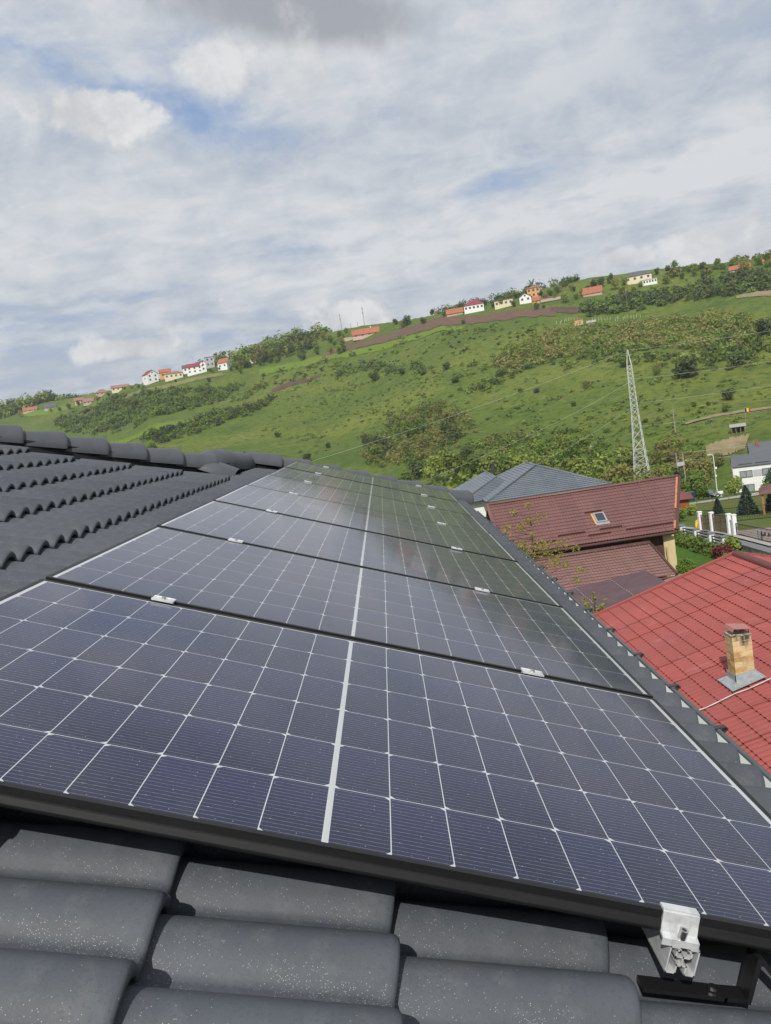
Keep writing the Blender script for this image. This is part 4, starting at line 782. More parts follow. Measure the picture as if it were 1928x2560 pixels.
# lower annex roof
ann = MB(); a0, a1 = Vector((5.0, 45.55, -10.74)), Vector((5.0, 49.75, -9.62)); aya = (a1 - a0).normalized(); na = Vector((1, 0, 0)).cross(aya).normalized()
sheetroof(brown, 'roof_sheet', a0, (1, 0, 0), aya, 9.92, (a1 - a0).length, mat('brown_sheet_faded', (.225, .125, .108), .55, spec=.35, var=[(1.2, (.20, .11, .095), .42, .66), (24, (.255, .145, .125), .5, .75)], rnd=.04), step=.352, wav=.186, amp=.034, lip=.034, sheet=1.11)
half_ridge('ridge_cap', a1 + Vector((0, .05, .05)), a1 + Vector((9.98, .05, .05)), .20, mat('mossy_cap', (.13, .062, .055), .7, var=[(9, (.26, .22, .19), .56, .68), (2, (.10, .055, .05), .4, .6)]), brown)
g = MB(); bar(g, a0 + Vector((9.98, -.05, .02)), a1 + Vector((9.98, 0, .02)), .12, .15, na); g.build('verge_board', BRD, brown)
g = MB(); g.tube(a0 + Vector((8.8, -.12, -.10)), a0 + Vector((10.0, -.12, -.10)), .07, 10); g.build('annex_gutter', BRD, brown)
wl = MB(); wl.box((9.8, 48.0, -11.85), (9.4, 3.6, 2.0)); wl.build('annex_wall', MATS['brown_render'], brown)
per = empty('pergola', label='weathered grey timber frame at the corner of the lower brown roof', cat='frame')
TW = mat('grey_timber', (.27, .25, .22), .85, stretch=(1, 8, 8), var=(3, (.19, .175, .155), .4, .65))
for a, b in (((14.0, 45.2, -10.98), (15.2, 45.5, -10.80)), ((15.2, 45.5, -10.80), (15.28, 43.6, -11.45)), ((14.55, 43.4, -11.4), (15.25, 45.3, -10.95))): bar(MB(), a, b, .13, .10).build('beam', TW, per)
for p in ((15.2, 45.45, -11.6), (15.2, 43.6, -12.0)): MB().box(p, (.11, .11, 1.5)).build('post', TW, per)

# --- corrugated lean-to
COR = mat('corrugated_plum', (.105, .068, .078), .75, spec=.3, var=[(1.4, (.088, .058, .066), .42, .64), (11, (.125, .085, .09), .52, .75)], rnd=.08)
lean = empty('lean_to_roof', label='flat lean-to roof of dark plum corrugated sheets in front of the brown house', cat='roof')
def corr(x0, x1, y0, y1):
    zf = lambda x: -10.65 + (x - 9.07) * .1015
    n = int((y1 - y0) / .019); V = []; F = []
    for x in (x0, x1):
        for i in range(n + 1): y = y0 + (y1 - y0) * i / n; V.append((x, y, zf(x) + .021 * math.sin(2 * math.pi * y / .095) + (.012 if x == x0 else 0)))
    for i in range(n): F.append((i, i + 1, n + i + 2, n + i + 1))
    MB().add(V, F).build('corrugated_sheet', COR, lean, True)
for x0, x1 in ((5.2, 7.25), (7.2, 9.25), (9.2, 11.22), (11.16, 13.18)):
    for j in range(12): corr(x0, x1 + .05, 34.0 + .95 * j, 34.97 + .95 * j)
sc = MB()
for x in (9.25, 11.2):
    for j in range(30): sc.box((x + .03 + .02 * math.sin(j), 34.3 + .38 * j, -10.65 + (x - 9.07) * .1015 + .03), (.05, .05, .015))
sc.build('fixing', mat('pale_fixing', (.40, .36, .34), .6), lean)
MB().box((9.2, 39.7, -12.1), (7.4, 10.6, 1.6)).build('wall', MATS['brown_render'], lean)
bk = empty('brick_kerb', label='short red brick edge showing past the corrugated roof', cat='brick edge')
for i in range(6): MB().box((7.15 + .26 * i, 45.55, -10.72), (.24, .12, .09), (0, 0, rs.normal(0, .05))).build('brick', mat('red_brick', (.32, .075, .035), .85, rnd=.2), bk)

# --- grey hip-roofed house
GRY = mat('grey_roof', (.150, .172, .195), .42, spec=.5, var=[(.9, (.125, .145, .168), .42, .66), (14, (.185, .205, .225), .55, .78)], rnd=.05)
GRD = mat('grey_trim', (.045, .05, .057), .45)
grey = empty('grey_hip_house', label='white house under a steel grey hipped roof of small tiles', cat='house')
x0, x1, y0, y1, ze = 9.0, 21.12, 80.0, 96.0, -9.12; A1, A2 = Vector((15.06, 85.1, -6.70)), Vector((15.06, 91.0, -6.70))
def hipface(P, along, m, step=.36, wav=.30, sheet=3.0, amp=.03):
    """tile a triangular or four sided roof face by cutting one big sheet roof with planes through its sloping edges"""
    P = [Vector(p) for p in P]; ax = (P[1] - P[0]).normalized(); top = P[2]; ayy = (top - P[0]); ayy = (ayy - ax * ayy.dot(ax)); Ln = ayy.length; ayy.normalize(); n = ax.cross(ayy).normalized()
    mask = []
    e1 = (P[2] - P[1]); q = e1.cross(n).normalized(); q = q if q.dot(ax) > 0 else -q; mask.append((P[1], q))
    e2 = (P[-1] - P[0]); q = e2.cross(n).normalized(); q = q if q.dot(ax) < 0 else -q; mask.append((P[0], q))
    sheetroof(grey, 'roof_sheet', P[0], ax, ayy, (P[1] - P[0]).length, Ln, m, step=step, wav=wav, amp=amp, lip=.055, sheet=sheet, mask=mask, seg=4)
FLc, FRc, BRc, BLc = Vector((x0, y0, ze)), Vector((x1, y0, ze)), Vector((x1, y1, ze)), Vector((x0, y1, ze))
hipface([FLc, FRc, A1], 0, GRY); hipface([FRc, BRc, A2, A1], 0, GRY); hipface([BRc, BLc, A2], 0, GRY); hipface([BLc, FLc, A1, A2], 0, GRY)
for a, b in ((FLc, A1), (FRc, A1), (BLc, A2), (BRc, A2), (A1, A2)): half_ridge('hip_cap', a + Vector((0, 0, .04)), b + Vector((0, 0, .05)), .11, GRD if a is FLc else GRY, grey)
MB().box(((x0 + x1) / 2, 88, ze - 2.1), (x1 - x0 - 1.0, y1 - y0 - 1.0, 3.9)).build('wall', WHITE, grey)
g = MB(); g.box(((x0 + x1) / 2, y0 - .05, ze - .04), (x1 - x0 + .2, .14, .15)); g.box((x0 - .05, 88, ze - .04), (.14, 16.1, .15)); g.build('gutter', GRD, grey)
g = MB(); g.box(((x0 + x1) / 2, 80.4, ze - .16), (x1 - x0 - .4, .9, .04)); g.box((x0 + .35, 88, ze - .16), (.9, 15, .04)); g.build('soffit', mat('soffit_pale', (.5, .5, .49), .7), grey)
for y in (82.4, 85.0): win(grey, (9.49, y, -10.2), .55, .9, (0, -1, 0), DARKFR, GLASS)
# west wing
w0, w1, wy0, wy1, wz = 6.55, 11.5, 83.1, 97.0, -9.2; W1, W2 = Vector((11.2, 87.6, -7.45)), Vector((11.2, 97.0, -7.35))
hipface([Vector((w0, wy1, wz)), Vector((w0, wy0, wz)), W1, W2], 0, GRY); hipface([Vector((w0, wy0, wz)), Vector((14.5, wy0, wz)), W1], 0, GRY)
half_ridge('hip_cap', Vector((w0, wy0, wz + .04)), W1, .10, GRD, grey); half_ridge('ridge_cap', W1, W2 + Vector((0, 3, 0)), .10, GRY, grey)
MB().box((9.3, 90.4, wz - 1.9), (4.6, 13.6, 3.6)).build('wing_wall', WHITE, grey)
g = MB(); g.box((w0 - .05, 90, wz - .04), (.14, 14, .14)); g.box((8.0, wy0 - .05, wz - .04), (3.0, .14, .14)); g.build('wing_gutter', GRD, grey)
g = MB(); g.path([(7.05, 83.0, -9.25), (7.7, 83.05, -9.75), (7.8, 83.3, -9.95), (7.8, 83.4, -12.2)], .06, 8); g.build('downpipe', GRD, grey)
for y in (84.6, 86.4, 88.4): win(grey, (6.98, y, -10.3), .5, 1.0, (0, -1, 0), DARKFR, GLASS)
g = MB(); g.tube((12.2, 97.4, -7.6), (12.2, 97.4, -6.75), .22, 10); g.tube((12.2, 97.4, -6.70), (12.2, 97.4, -6.6), .32, 10); g.build('vent_pipe', GRD, grey)
g = MB(); g.prism([(7.3, 72.0, -10.9), (9.4, 72.0, -10.9), (9.4, 81.0, -10.6), (7.3, 81.0, -10.6)], (0, 0, -.08)); tag(g.build('flat_canopy', mat('dark_felt', (.06, .063, .07), .8, var=(1, (.045, .048, .053), .4, .7))), 'small dark felt canopy at the foot of the white hipped house', 'canopy')
pb = MB().box((8.35, 76.5, -12.2), (1.7, 8.6, 2.5)).build('canopy_wall', WHITE, bpy.data.objects['flat_canopy'])

# ------------------------------------------------------------------ lane, yard and garden on the right
ASPH = mat('lane_asphalt', (.16, .16, .165), .9, var=[(.5, (.13, .13, .135), .4, .65), (6, (.20, .20, .20), .55, .75)])
PAVE = mat('pale_concrete', (.36, .34, .31), .9, var=[(.5, (.30, .285, .26), .4, .65), (5, (.42, .40, .37), .55, .75)])
def strip(name, x0, x1, y0, y1, m, lift, n=20, label=None): return ribbon(name, [(x0, y0), (x0, y1)], [(x1, y0), (x1, y1)], m, lift, n, 4, 0, label)
strip('lane', 22.75, 25.15, 30, 100, ASPH, .06, label='grey asphalt lane between the fences')
strip('kerb', 25.15, 25.75, 30, 80, PAVE, .16, label='pale concrete kerb in front of the gates')
LAWN = mat('lawn_grass', (.055, .125, .016), .9, spec=.15, var=[(1.2, (.075, .15, .02), .4, .65), (14, (.04, .095, .012), .5, .75)], bump=(40, .6, .03))
ribbon('lawn', [(15.8, 44), (15.8, 66)], [(22.2, 44), (22.2, 66)], LAWN, .05, 14, 5, 0, 'bright mown lawn behind the hedge')
ribbon('paved_yard', [(26.0, 50), (26.2, 66)], [(38, 50), (33, 65)], mat('rose_paving', (.30, .235, .215), .9, var=[(.6, (.26, .20, .185), .4, .65), (5, (.36, .29, .27), .55, .75)]), .08, 12, 5, 0, 'rosy paved yard behind the wire fence')
for i, (x, y) in enumerate([(26.9, 61.4), (27.2, 60.9), (28.0, 60.3), (28.4, 59.9), (28.8, 59.8), (29.6, 58.6), (29.9, 58.2), (30.3, 58.0)]):
    mb = MB()
    for q in range(4): mb.tube(P3(x + .12 * math.cos(q * 1.7), y + .12 * math.sin(q * 1.7), .06), P3(x + .16 * math.cos(q * 1.7), y + .16 * math.sin(q * 1.7), .34), .10, 6, .03)
    tag(mb.build('potted_shrub', mat('dark_low_shrub', (.03, .035, .022), .9)), 'small dark shrub on the rosy paved yard, %s from the left' % ['first', 'second', 'third', 'fourth', 'fifth', 'sixth', 'seventh', 'eighth'][i], 'shrub', 'small dark shrubs on the paved yard')
ribbon('grass_yard', [(26.0, 66), (25.9, 105)], [(52, 66), (52, 130)], mat('rough_grass', (.085, .125, .028), .9, spec=.1, var=[(.3, (.11, .13, .04), .42, .6), (3, (.055, .09, .02), .5, .75)], bump=(8, .6, .06)), .05, 16, 8, 0, 'rough green yard with conifers')
ribbon('upper_road', [(40, 122), (55, 136), (75, 160)], [(42, 118), (59, 131), (80, 156)], PAVE, .12, 12, 4, 0, 'pale road where the black car stands')
# roadside fence: white pillars, slate caps, three black rails each
CAPS = mat('slate_cap', (.16, .165, .17), .7); BLK = mat('black_rail', (.012, .012, .014), .45)
fen = empty('roadside_fence', label='low lane fence of white capped pillars and black horizontal rails', cat='fence')
fy = [71.4, 68.6, 66.2, 63.2, 60.3, 57.9]
for i, y in enumerate(fy):
    z = ground(22.6, y)
    if i < 5 or 1:
        p = MB().box((22.6, y, z + .40), (.36, .42, 1.2)).build('pillar', WHITE, fen); MB().box((22.6, y, z + 1.04), (.50, .56, .07)).build('pillar_cap', CAPS, p)
    if i < len(fy) - 1:
        y2 = fy[i + 1]; z2 = ground(22.6, y2)
        for h in (.40, .62, .84):
            g = MB(); bar(g, (22.6, y - .22, z + h), (22.6, y2 + .22, z2 + h), .05, .09); g.build('rail', BLK, fen)
        MB().box((22.6, y - .25, z + .52), (.06, .05, .62)).build('rail_post', BLK, fen)
for h in (.30, .52, .74):
    g = MB(); bar(g, (22.6, 57.7, ground(22.6, 57.7) + h), (22.6, 55.9, ground(22.6, 55.9) + h), .05, .09); g.build('rail', BLK, fen)
rw = empty('retaining_wall', label='blotchy whitewashed retaining wall with a dark coping and round drain holes', cat='wall')
g = MB(); g.prism([(22.55, 55.8, -11.65), (22.75, 50.6, -11.62), (22.75, 50.6, -13.4), (22.55, 55.8, -13.4)], (.5, .05, 0)); g.build('wall', mat('blotchy_white', (.76, .76, .74), .9, var=[(2.2, (.44, .44, .43), .44, .60), (9, (.70, .70, .68), .5, .7)]), rw)
g = MB(); bar(g, (22.78, 55.85, -11.60), (22.98, 50.5, -11.57), .72, .07); g.build('coping', CAPS, rw)
for i in range(4):
    y = 55.2 - 1.25 * i; x = 22.55 + (55.8 - y) * .0385; MB().tube((x - .012, y, -12.0 - .05 * (i % 2)), (x + .1, y, -12.0 - .05 * (i % 2)), .085, 12).build('drain_hole', mat('hole_dark', (.02, .02, .02), .9), rw)
p = MB().box((22.85, 50.1, -12.2), (.5, .5, 1.3)).build('pillar', WHITE, rw); MB().box((22.85, 50.1, -11.52), (.62, .62, .07)).build('pillar_cap', CAPS, p)
for i in range(3): bar(MB(), (22.85, 49.9, -12.15 + .22 * i), (22.95, 46.5, -12.1 + .22 * i), .05, .09).build('rail', BLK, rw)
# gate posts and gates
gp = [(25.3, 69.4), (25.42, 67.2), (25.58, 64.15), (25.62, 63.3)]; gl = ['farthest white gate post, leftmost of the four beside the lane', 'second white gate post, left of the wide brown mesh gate', 'third white gate post, right of the wide brown mesh gate', 'nearest white gate post, rightmost of the four']
for (x, y), l in zip(gp, gl):
    z = ground(x, y); t = empty('gate_post', (x, y, z), label=l, cat='gate post', group='white gate posts by the lane')
    MB().box((0, 0, .82), (.30, .30, 1.72)).build('shaft', WHITE, t); MB().box((0, 0, 1.70), (.36, .36, .06)).build('cap', WHITE, t)
RUST = mat('brown_mesh', (.085, .045, .036), .7)
def meshgate(name, a, b, h, label, cat, m=RUST, nv=26, posts=True, lift=.1, hz=9):
    a, b = P3(*a), P3(*b); t = empty(name, a, label=label, cat=cat); o = b - a; f = MB()
    for k in (0, h): bar(f, (0, 0, lift + k), o + Vector((0, 0, lift + k)), .05, .05)
    for s in (0, .5, 1): f.box(o * s + Vector((0, 0, lift + h / 2)), (.05, .05, h))
    f.build('gate_frame', m, t); q = MB()
    for i in range(nv): q.box(o * ((i + .5) / nv) + Vector((0, 0, lift + h / 2)), (.016, .016, h))
    for k in range(hz): bar(q, (0, 0, lift + h * (k + .5) / hz), o + Vector((0, 0, lift + h * (k + .5) / hz)), .012, .014)
    tag(q.build('wire_mesh', m, t), None, None, None, 'stuff'); return t
meshgate('narrow_gate', (25.32, 69.2), (25.40, 67.4), 1.35, 'narrow brown mesh gate between the two far white posts', 'gate', nv=18)
meshgate('wide_gate', (25.44, 67.0), (25.56, 64.3), 1.45, 'wide brown mesh gate between the two middle white posts', 'gate', nv=30)
meshgate('wire_fence', (25.66, 63.1), (26.3, 49.0), .95, 'low rusty wire fence in front of the rosy paved yard', 'fence', mat('dark_wire', (.05, .035, .03), .7), 80, hz=5)
meshgate('garden_fence', (27.5, 75.5), (41.5, 72.0), 1.2, 'black iron fence with upright bars behind the conifers', 'fence', BLK, 70, hz=2)
pf = empty('post_fence', P3(27.5, 92), label='thin fence of rusty red posts and wires in front of the car', cat='fence')
prev = None
for i in range(12):
    p = P3(27.2 + 2.15 * i, 90 + .9 * i) - pf.location; MB().box(p + Vector((0, 0, .55)), (.07, .07, 1.2)).build('post', mat('red_post', (.27, .09, .05), .8), pf)
    if prev is not None:
        for h in (.3, .65, 1.0): bar(MB(), prev + Vector((0, 0, h)), p + Vector((0, 0, h)), .02, .02).build('wire', MATS['red_post'], pf)
    prev = p
fl = empty('yellow_flag', P3(24.9, 68.9), label='yellow and red cloth hanging on the farthest white gate post', cat='flag')
MB().tube((0, 0, .0), (0, 0, 1.3), .02, 6).build('stick', MATS['red_post'], fl)
V = []; F = []
for i in range(6):
    for j in range(4): V.append((-.10 - .05 * math.sin(j), .03 * math.sin(i * 1.3 + j), .35 + .16 * i)); V[-1] = (.04 - .09 * j, V[-1][1], V[-1][2] - .05 * j)
F = [(i * 4 + j, i * 4 + j + 1, i * 4 + j + 5, i * 4 + j + 4) for i in range(5) for j in range(3)]
o = MB().add(V, F).build('cloth', mat('yellow_cloth', (.75, .48, .03), .8, var=(2.5, (.55, .10, .04), .55, .6)), fl)
# letter box panel
nb_ = empty('notice_panel', P3(25.75, 59.3), label='small framed panel on two legs standing at the wire fence', cat='panel')
MB().box((0, 0, .55), (.04, .50, .55)).build('board', mat('grey_board', (.34, .35, .36), .6, var=(9, (.55, .56, .56), .5, .6)), nb_); MB().box((0, .26, .4), (.05, .05, .9)).build('leg', BLK, nb_); MB().box((0, -.26, .4), (.05, .05, .9)).build('leg', BLK, nb_)

# --- orange timber shed behind the brown roof
shed = empty('timber_shed', (32.2, 93.5, ground(32.2, 93.5)), (0, 0, R(-16)), label='orange timber shed with a dark red pitched roof', cat='shed')
SW = mat('orange_boards', (.36, .085, .025), .75, var=(1.5, (.27, .06, .018), .42, .62), stretch=(1, 1, 9), rnd=.12)
for i in range(9): MB().box((-1.6, -1.5, .13 + .21 * i), (4.6, .05 + .012 * (i % 2), .205)).build('board', SW, shed); MB().box((.7, .3, .13 + .21 * i), (.05 + .012 * (i % 2), 3.6, .205)).build('board', SW, shed)
SR = mat('dark_red_felt', (.17, .055, .055), .85, var=(1.2, (.14, .045, .045), .4, .65))
MB().prism([(-4.2, -1.95, 1.78), (1.25, -1.95, 1.78), (-.6, .3, 2.72), (-4.2, .3, 2.72)], (0, 0, .07)).build('roof', SR, shed); MB().prism([(1.25, -1.95, 1.78), (1.25, 2.5, 1.78), (-.6, .3, 2.72)], (0, 0, .07)).build('roof', SR, shed)
# --- modern white house
mh = empty('modern_white_house', (68.5, 167.0, ground(68.5, 167)), (0, 0, R(-20.5)), label='two storey modern white house with grey band and slate roof at the right edge', cat='house')
z0 = -25.1 - ground(68.5, 167)
W_ = 17.0; D_ = 8.4; H_ = 5.6
SL = mat('slate_roof', (.105, .112, .122), .6, var=[(.4, (.09, .096, .105), .4, .65), (3, (.125, .13, .14), .55, .75)], stretch=(1, 4, 1))
wl = MB(); wl.box((W_ / 2, D_ / 2, z0 + H_ / 2 - .6), (W_, D_, H_ + 1.2)); wl.prism([(.001, 0, z0 + H_), (.001, D_, z0 + H_), (.001, D_ * .62, z0 + H_ + 1.75)], (W_ - .01, 0, 0)); wl.build('wall', WHITE, mh)
MB().prism([(-.12, -.28, z0 + H_ - .02), (W_, -.28, z0 + H_ - .02), (W_, D_ * .62, z0 + H_ + 1.85), (-.12, D_ * .62, z0 + H_ + 1.85)], (0, 0, .09)).build('roof', SL, mh)
MB().prism([(-.12, D_ * .62, z0 + H_ + 1.85), (W_, D_ * .62, z0 + H_ + 1.85), (W_, D_ + .3, z0 + H_ - .02), (-.12, D_ + .3, z0 + H_ - .02)], (0, 0, .09)).build('roof', SL, mh)
for i in range(5): bar(MB(), (1 + 3.2 * i, .35, z0 + H_ + .42), (3.6 + 3.2 * i, .35, z0 + H_ + .42), .05, .12).build('snow_guard', GRD, mh)
MB().box((W_ / 2 + 1.8, -.02, z0 + 4.02), (W_ - 3.7, .05, 1.35)).build('grey_band', mat('grey_band', (.46, .46, .52), .85), mh)
for x, z, w_, h in ((2.35, 4.0, 2.35, 1.35), (6.5, 4.05, 2.4, 1.4), (11.0, 4.05, 2.4, 1.4), (2.45, .95, 2.4, 1.9), (7.0, .95, 2.6, 1.9)): win(mh, (x, -.04, z0 + z), w_, h, (1, 0, 0), DARKFR, CURT, 1, fr=.09)
for y, z, h in ((3.0, 4.0, 1.4), (2.6, 1.0, 2.0)): win(mh, (-.01, y, z0 + z), 1.9, h, (0, -1, 0), DARKFR, GLASS, 1, fr=.09)
MB().tube((-.06, -.10, z0 - .3), (-.06, -.10, z0 + H_), .06, 8).build('downpipe', mat('pale_pipe', (.6, .6, .6), .5), mh)
MB().box((1.35, -.05, z0 + .85), (.06, .08, 2.6)).build('downpipe', GRD, mh)
h2 = empty('slate_gable_house', (78.4, 181.5, ground(78, 181)), (0, 0, R(-20.5)), label='dark slate gable roof rising behind the modern white house', cat='house'); z0 = -19.9 - ground(78, 181)
MB().prism([(0, -.3, z0 - .2), (17, -.3, z0 - .2), (17, 4.2, z0 + 3.0), (0, 4.2, z0 + 3.0)], (0, 0, .1)).build('roof', SL, h2); MB().prism([(0, 4.2, z0 + 3.0), (17, 4.2, z0 + 3.0), (17, 8.7, z0 - .2), (0, 8.7, z0 - .2)], (0, 0, .1)).build('roof', SL, h2)
wl = MB(); wl.box((8.6, 4.2, z0 - 2.6), (16.4, 8.2, 4.8)); wl.prism([(.35, .1, z0 - .2), (.35, 8.3, z0 - .2), (.35, 4.2, z0 + 2.8)], (16.4, 0, 0)); wl.build('wall', mat('dark_gable', (.05, .045, .04), .8), h2)
MB().box((1.9, 3.3, z0 + 2.9), (.55, .55, 1.0)).build('chimney', mat('red_brick_stack', (.30, .09, .06), .85), h2)
# --- gazebo at the right edge
gz = empty('gazebo', (36.8, 78.5, ground(36.8, 78.5)), (0, 0, R(-24)), label='brown roofed garden gazebo on timber posts at the right edge', cat='gazebo')
zz_ = -11.9 - ground(36.8, 78.5)
ap = Vector((0, 0, zz_ + 1.0)); cr = [Vector((-2.2, -2.0, zz_)), Vector((2.2, -2.0, zz_)), Vector((2.2, 2.0, zz_)), Vector((-2.2, 2.0, zz_))]
for i in range(4): a, b = cr[i], cr[(i + 1) % 4]; MB().add([a, b, ap, a - Vector((0, 0, .08)), b - Vector((0, 0, .08)), ap - Vector((0, 0, .1))], [(0, 1, 2), (5, 4, 3), (0, 3, 4, 1)]).build('roof', mat('brown_felt', (.15, .075, .065), .85, var=(2, (.12, .06, .05), .4, .65)), gz)
for p in cr: MB().box((p.x * .86, p.y * .86, zz_ / 2 - .02), (.16, .16, zz_)).build('post', mat('tan_post', (.36, .16, .07), .8), gz)
MB().box((0, 0, .5), (1.4, .9, .08)).build('table', MATS['tan_post'], gz)

# --- street lamp, bins, car
lamp = empty('street_lamp', (57.6, 148.2, ground(57.6, 148.2)), label='tall slim street lamp beside the parked car', cat='street lamp')
zb = -21.9 - ground(57.6, 148.2); g = MB(); g.path([(0, 0, zb), (0, 0, zb + 7.0), (-.12, 0, zb + 7.35), (-.5, 0, zb + 7.5)], .11, 8, .07); g.build('pole', mat('galvanised_pole', (.50, .52, .50), .5), lamp)
MB().box((-.75, 0, zb + 7.5), (.65, .22, .12)).build('lamp_head', mat('lamp_head', (.6, .6, .58), .5), lamp); MB().box((.15, -.15, zb + 5.0), (.3, .25, .35)).build('junction_box', WHITE, lamp); MB().box((.05, -.1, zb + 3.6), (.22, .22, .3)).build('junction_box', WHITE, lamp)
mtr = empty('meter_box', (57.8, 147.5, ground(57.8, 147.5)), label='white meter box on a short post at the foot of the street lamp', cat='box'); MB().box((0, 0, zb + .55), (.95, .4, .45)).build('case', WHITE, mtr); MB().box((.1, 0, zb - .2), (.35, .3, 1.2)).build('post', PAVE, mtr)
for i, (x, y, l) in enumerate([(47.4, 138.5, 'wide dark green container left of the black car'), (49.3, 139.3, 'narrow dark green container touching the black car on its left')]):
    b = empty('waste_container', P3(x, y, -.35), label=l, cat='container', group='green containers by the car'); GC = mat('container_green', (.008, .045, .034), .5)
    MB().prism([(-1.3 + .5 * i, -.5, .15), (1.3 - .5 * i, -.5, .15), (1.4 - .5 * i, -.6, 1.25 + .6 * i), (-1.4 + .5 * i, -.6, 1.25 + .6 * i)], (0, 1.1, 0)).build('body', GC, b); MB().box((0, 0, 1.3 + .6 * i), (2.9 - i, 1.4, .1)).build('lid', mat('lid_green', (.02, .10, .07), .5), b)
    for sx in (-.8, .8): MB().tube((sx * (1 - .4 * i), -.3, .12), (sx * (1 - .4 * i), -.2, .12), .12, 10).build('wheel', BLK, b)
def car():
    t = empty('parked_car', (54.4, 144.6, ground(54.6, 144.6)), (0, 0, R(-62)), label='black parked car facing the lane beside the street lamp', cat='car')
    zb = -21.55 - ground(54.6, 144.6)
    side = [(2.15, .35), (2.2, .62), (2.05, .78), (1.0, .92), (.35, 1.36), (-.2, 1.46), (-1.0, 1.44), (-1.75, 1.05), (-2.1, .98), (-2.18, .6), (-2.1, .32)]
    V = []; rows = [(-.86, .80), (-.80, 1.0), (.80, 1.0), (.86, .80)]
    for yy, _ in ((-.87, 0), (-.72, 1), (.72, 1), (.87, 0)):
        for x, z in side: V.append((x * (1 if abs(yy) < .8 else .985), yy if z < 1.0 else yy * (.86 if abs(yy) > .8 else .84), zb + (z if abs(yy) < .8 else z * .98)))
    n = len(side); F = [(j * n + i, j * n + (i + 1) % n, (j + 1) * n + (i + 1) % n, (j + 1) * n + i) for j in range(3) for i in range(n)] + [tuple(range(n - 1, -1, -1)), tuple(range(3 * n, 4 * n))]
    MB().add(V, F).build('body', mat('black_car_paint', (.010, .011, .016), .25, coat=1, coat_r=.03), t)
    G = mat('car_glass', (.09, .115, .15), .08, coat=1)
    MB().prism([(1.0, -.64, zb + .955), (1.0, .64, zb + .955), (.38, .56, zb + 1.375), (.38, -.56, zb + 1.375)], (.02, 0, .015)).build('windscreen', G, t)
    for s in (-1, 1): MB().prism([(.78, s * .80, zb + 1.0), (-1.45, s * .78, zb + 1.05), (-1.0, s * .70, zb + 1.36), (.25, s * .70, zb + 1.34)], (0, s * .03, 0)).build('side_window', G, t); MB().box((2.12, s * .62, zb + .68), (.14, .32, .13)).build('headlight', mat('headlight', (.72, .74, .75), .2), t); MB().box((.75, s * .98, zb + 1.0), (.12, .16, .11)).build('mirror', MATS['black_car_paint'], t)
    MB().box((2.2, 0, zb + .46), (.04, .55, .13)).build('number_plate', WHITE, t); MB().box((2.2, 0, zb + .62), (.04, .9, .1)).build('grille', mat('grille', (.25, .25, .26), .4, metal=.6), t)
    for x in (1.35, -1.35):
        for s in (-1, 1): wv = MB().tube((x, s * .70, zb + .32), (x, s * .89, zb + .32), .32, 16).build('wheel', mat('tyre', (.015, .015, .015), .8), t); MB().tube((x, s * .885, zb + .32), (x, s * .90, zb + .32), .2, 10).build('rim', mat('rim', (.5, .5, .5), .3, metal=.8), wv)
car()

# --- lattice pylon
py_ = empty('lattice_pylon', (54.9, 181.9, -27.2), (0, 0, R(-24)), label='tall galvanised lattice pylon standing behind the brown roof', cat='pylon')
GAL = mat('galvanised_steel', (.56, .57, .55), .5, metal=.15, var=(2, (.48, .49, .47), .4, .65))
HT = 34.6
def pw(z):
    L = [(0, 2.05), (6.2, 1.62), (13, 1.12), (20.5, .70), (27, .56), (31.3, .46), (HT, .05)]
    for (a, b), (c, d) in zip(L[:-1], L[1:]):
        if z <= c: return b + (d - b) * (z - a) / (c - a)
    return .05
barm = MB().box((0, 0, .5), (1, 1, 1)).mesh('brace', GAL)
def pbar(name, a, b, wd):
    a, b = Vector(a), Vector(b); d = b - a; o = link(name, barm, py_); o.rotation_mode = 'QUATERNION'; o.rotation_quaternion = d.to_track_quat('Z', 'Y'); o.location = a; o.scale = (wd, wd, d.length)
zs = [0]; z = 0
while z < 31.0: z += max(.95, 1.35 * pw(z) * (1.0 if z < 13 else 1.45)); zs.append(min(z, 31.3))
zs = [q for q in zs if q < 31.0] + [31.3, HT]
cs = [(-1, -1), (1, -1), (1, 1), (-1, 1)]
for (a, b) in cs:
    g = MB()
    for k in range(len(zs) - 1):
        w1_, w2_ = pw(zs[k]), pw(zs[k + 1]); bar(g, (a * w1_, b * w1_, zs[k]), (a * w2_, b * w2_, zs[k + 1]), .15 if zs[k] < 20 else .11, .15 if zs[k] < 20 else .11, (1, 0, 0))
    g.build('leg', GAL, py_)
for k in range(len(zs) - 2):
    w1_, w2_ = pw(zs[k]), pw(zs[k + 1])
    for i in range(4):
        p, q = cs[i], cs[(i + 1) % 4]; t = .085 if zs[k] < 14 else .06
        pbar('brace', (p[0] * w1_, p[1] * w1_, zs[k]), (q[0] * w2_, q[1] * w2_, zs[k + 1]), t); pbar('brace', (q[0] * w1_, q[1] * w1_, zs[k]), (p[0] * w2_, p[1] * w2_, zs[k + 1]), t)
        if zs[k] < 10 or k % 5 == 0: pbar('brace', (p[0] * w2_, p[1] * w2_, zs[k + 1]), (q[0] * w2_, q[1] * w2_, zs[k + 1]), t)
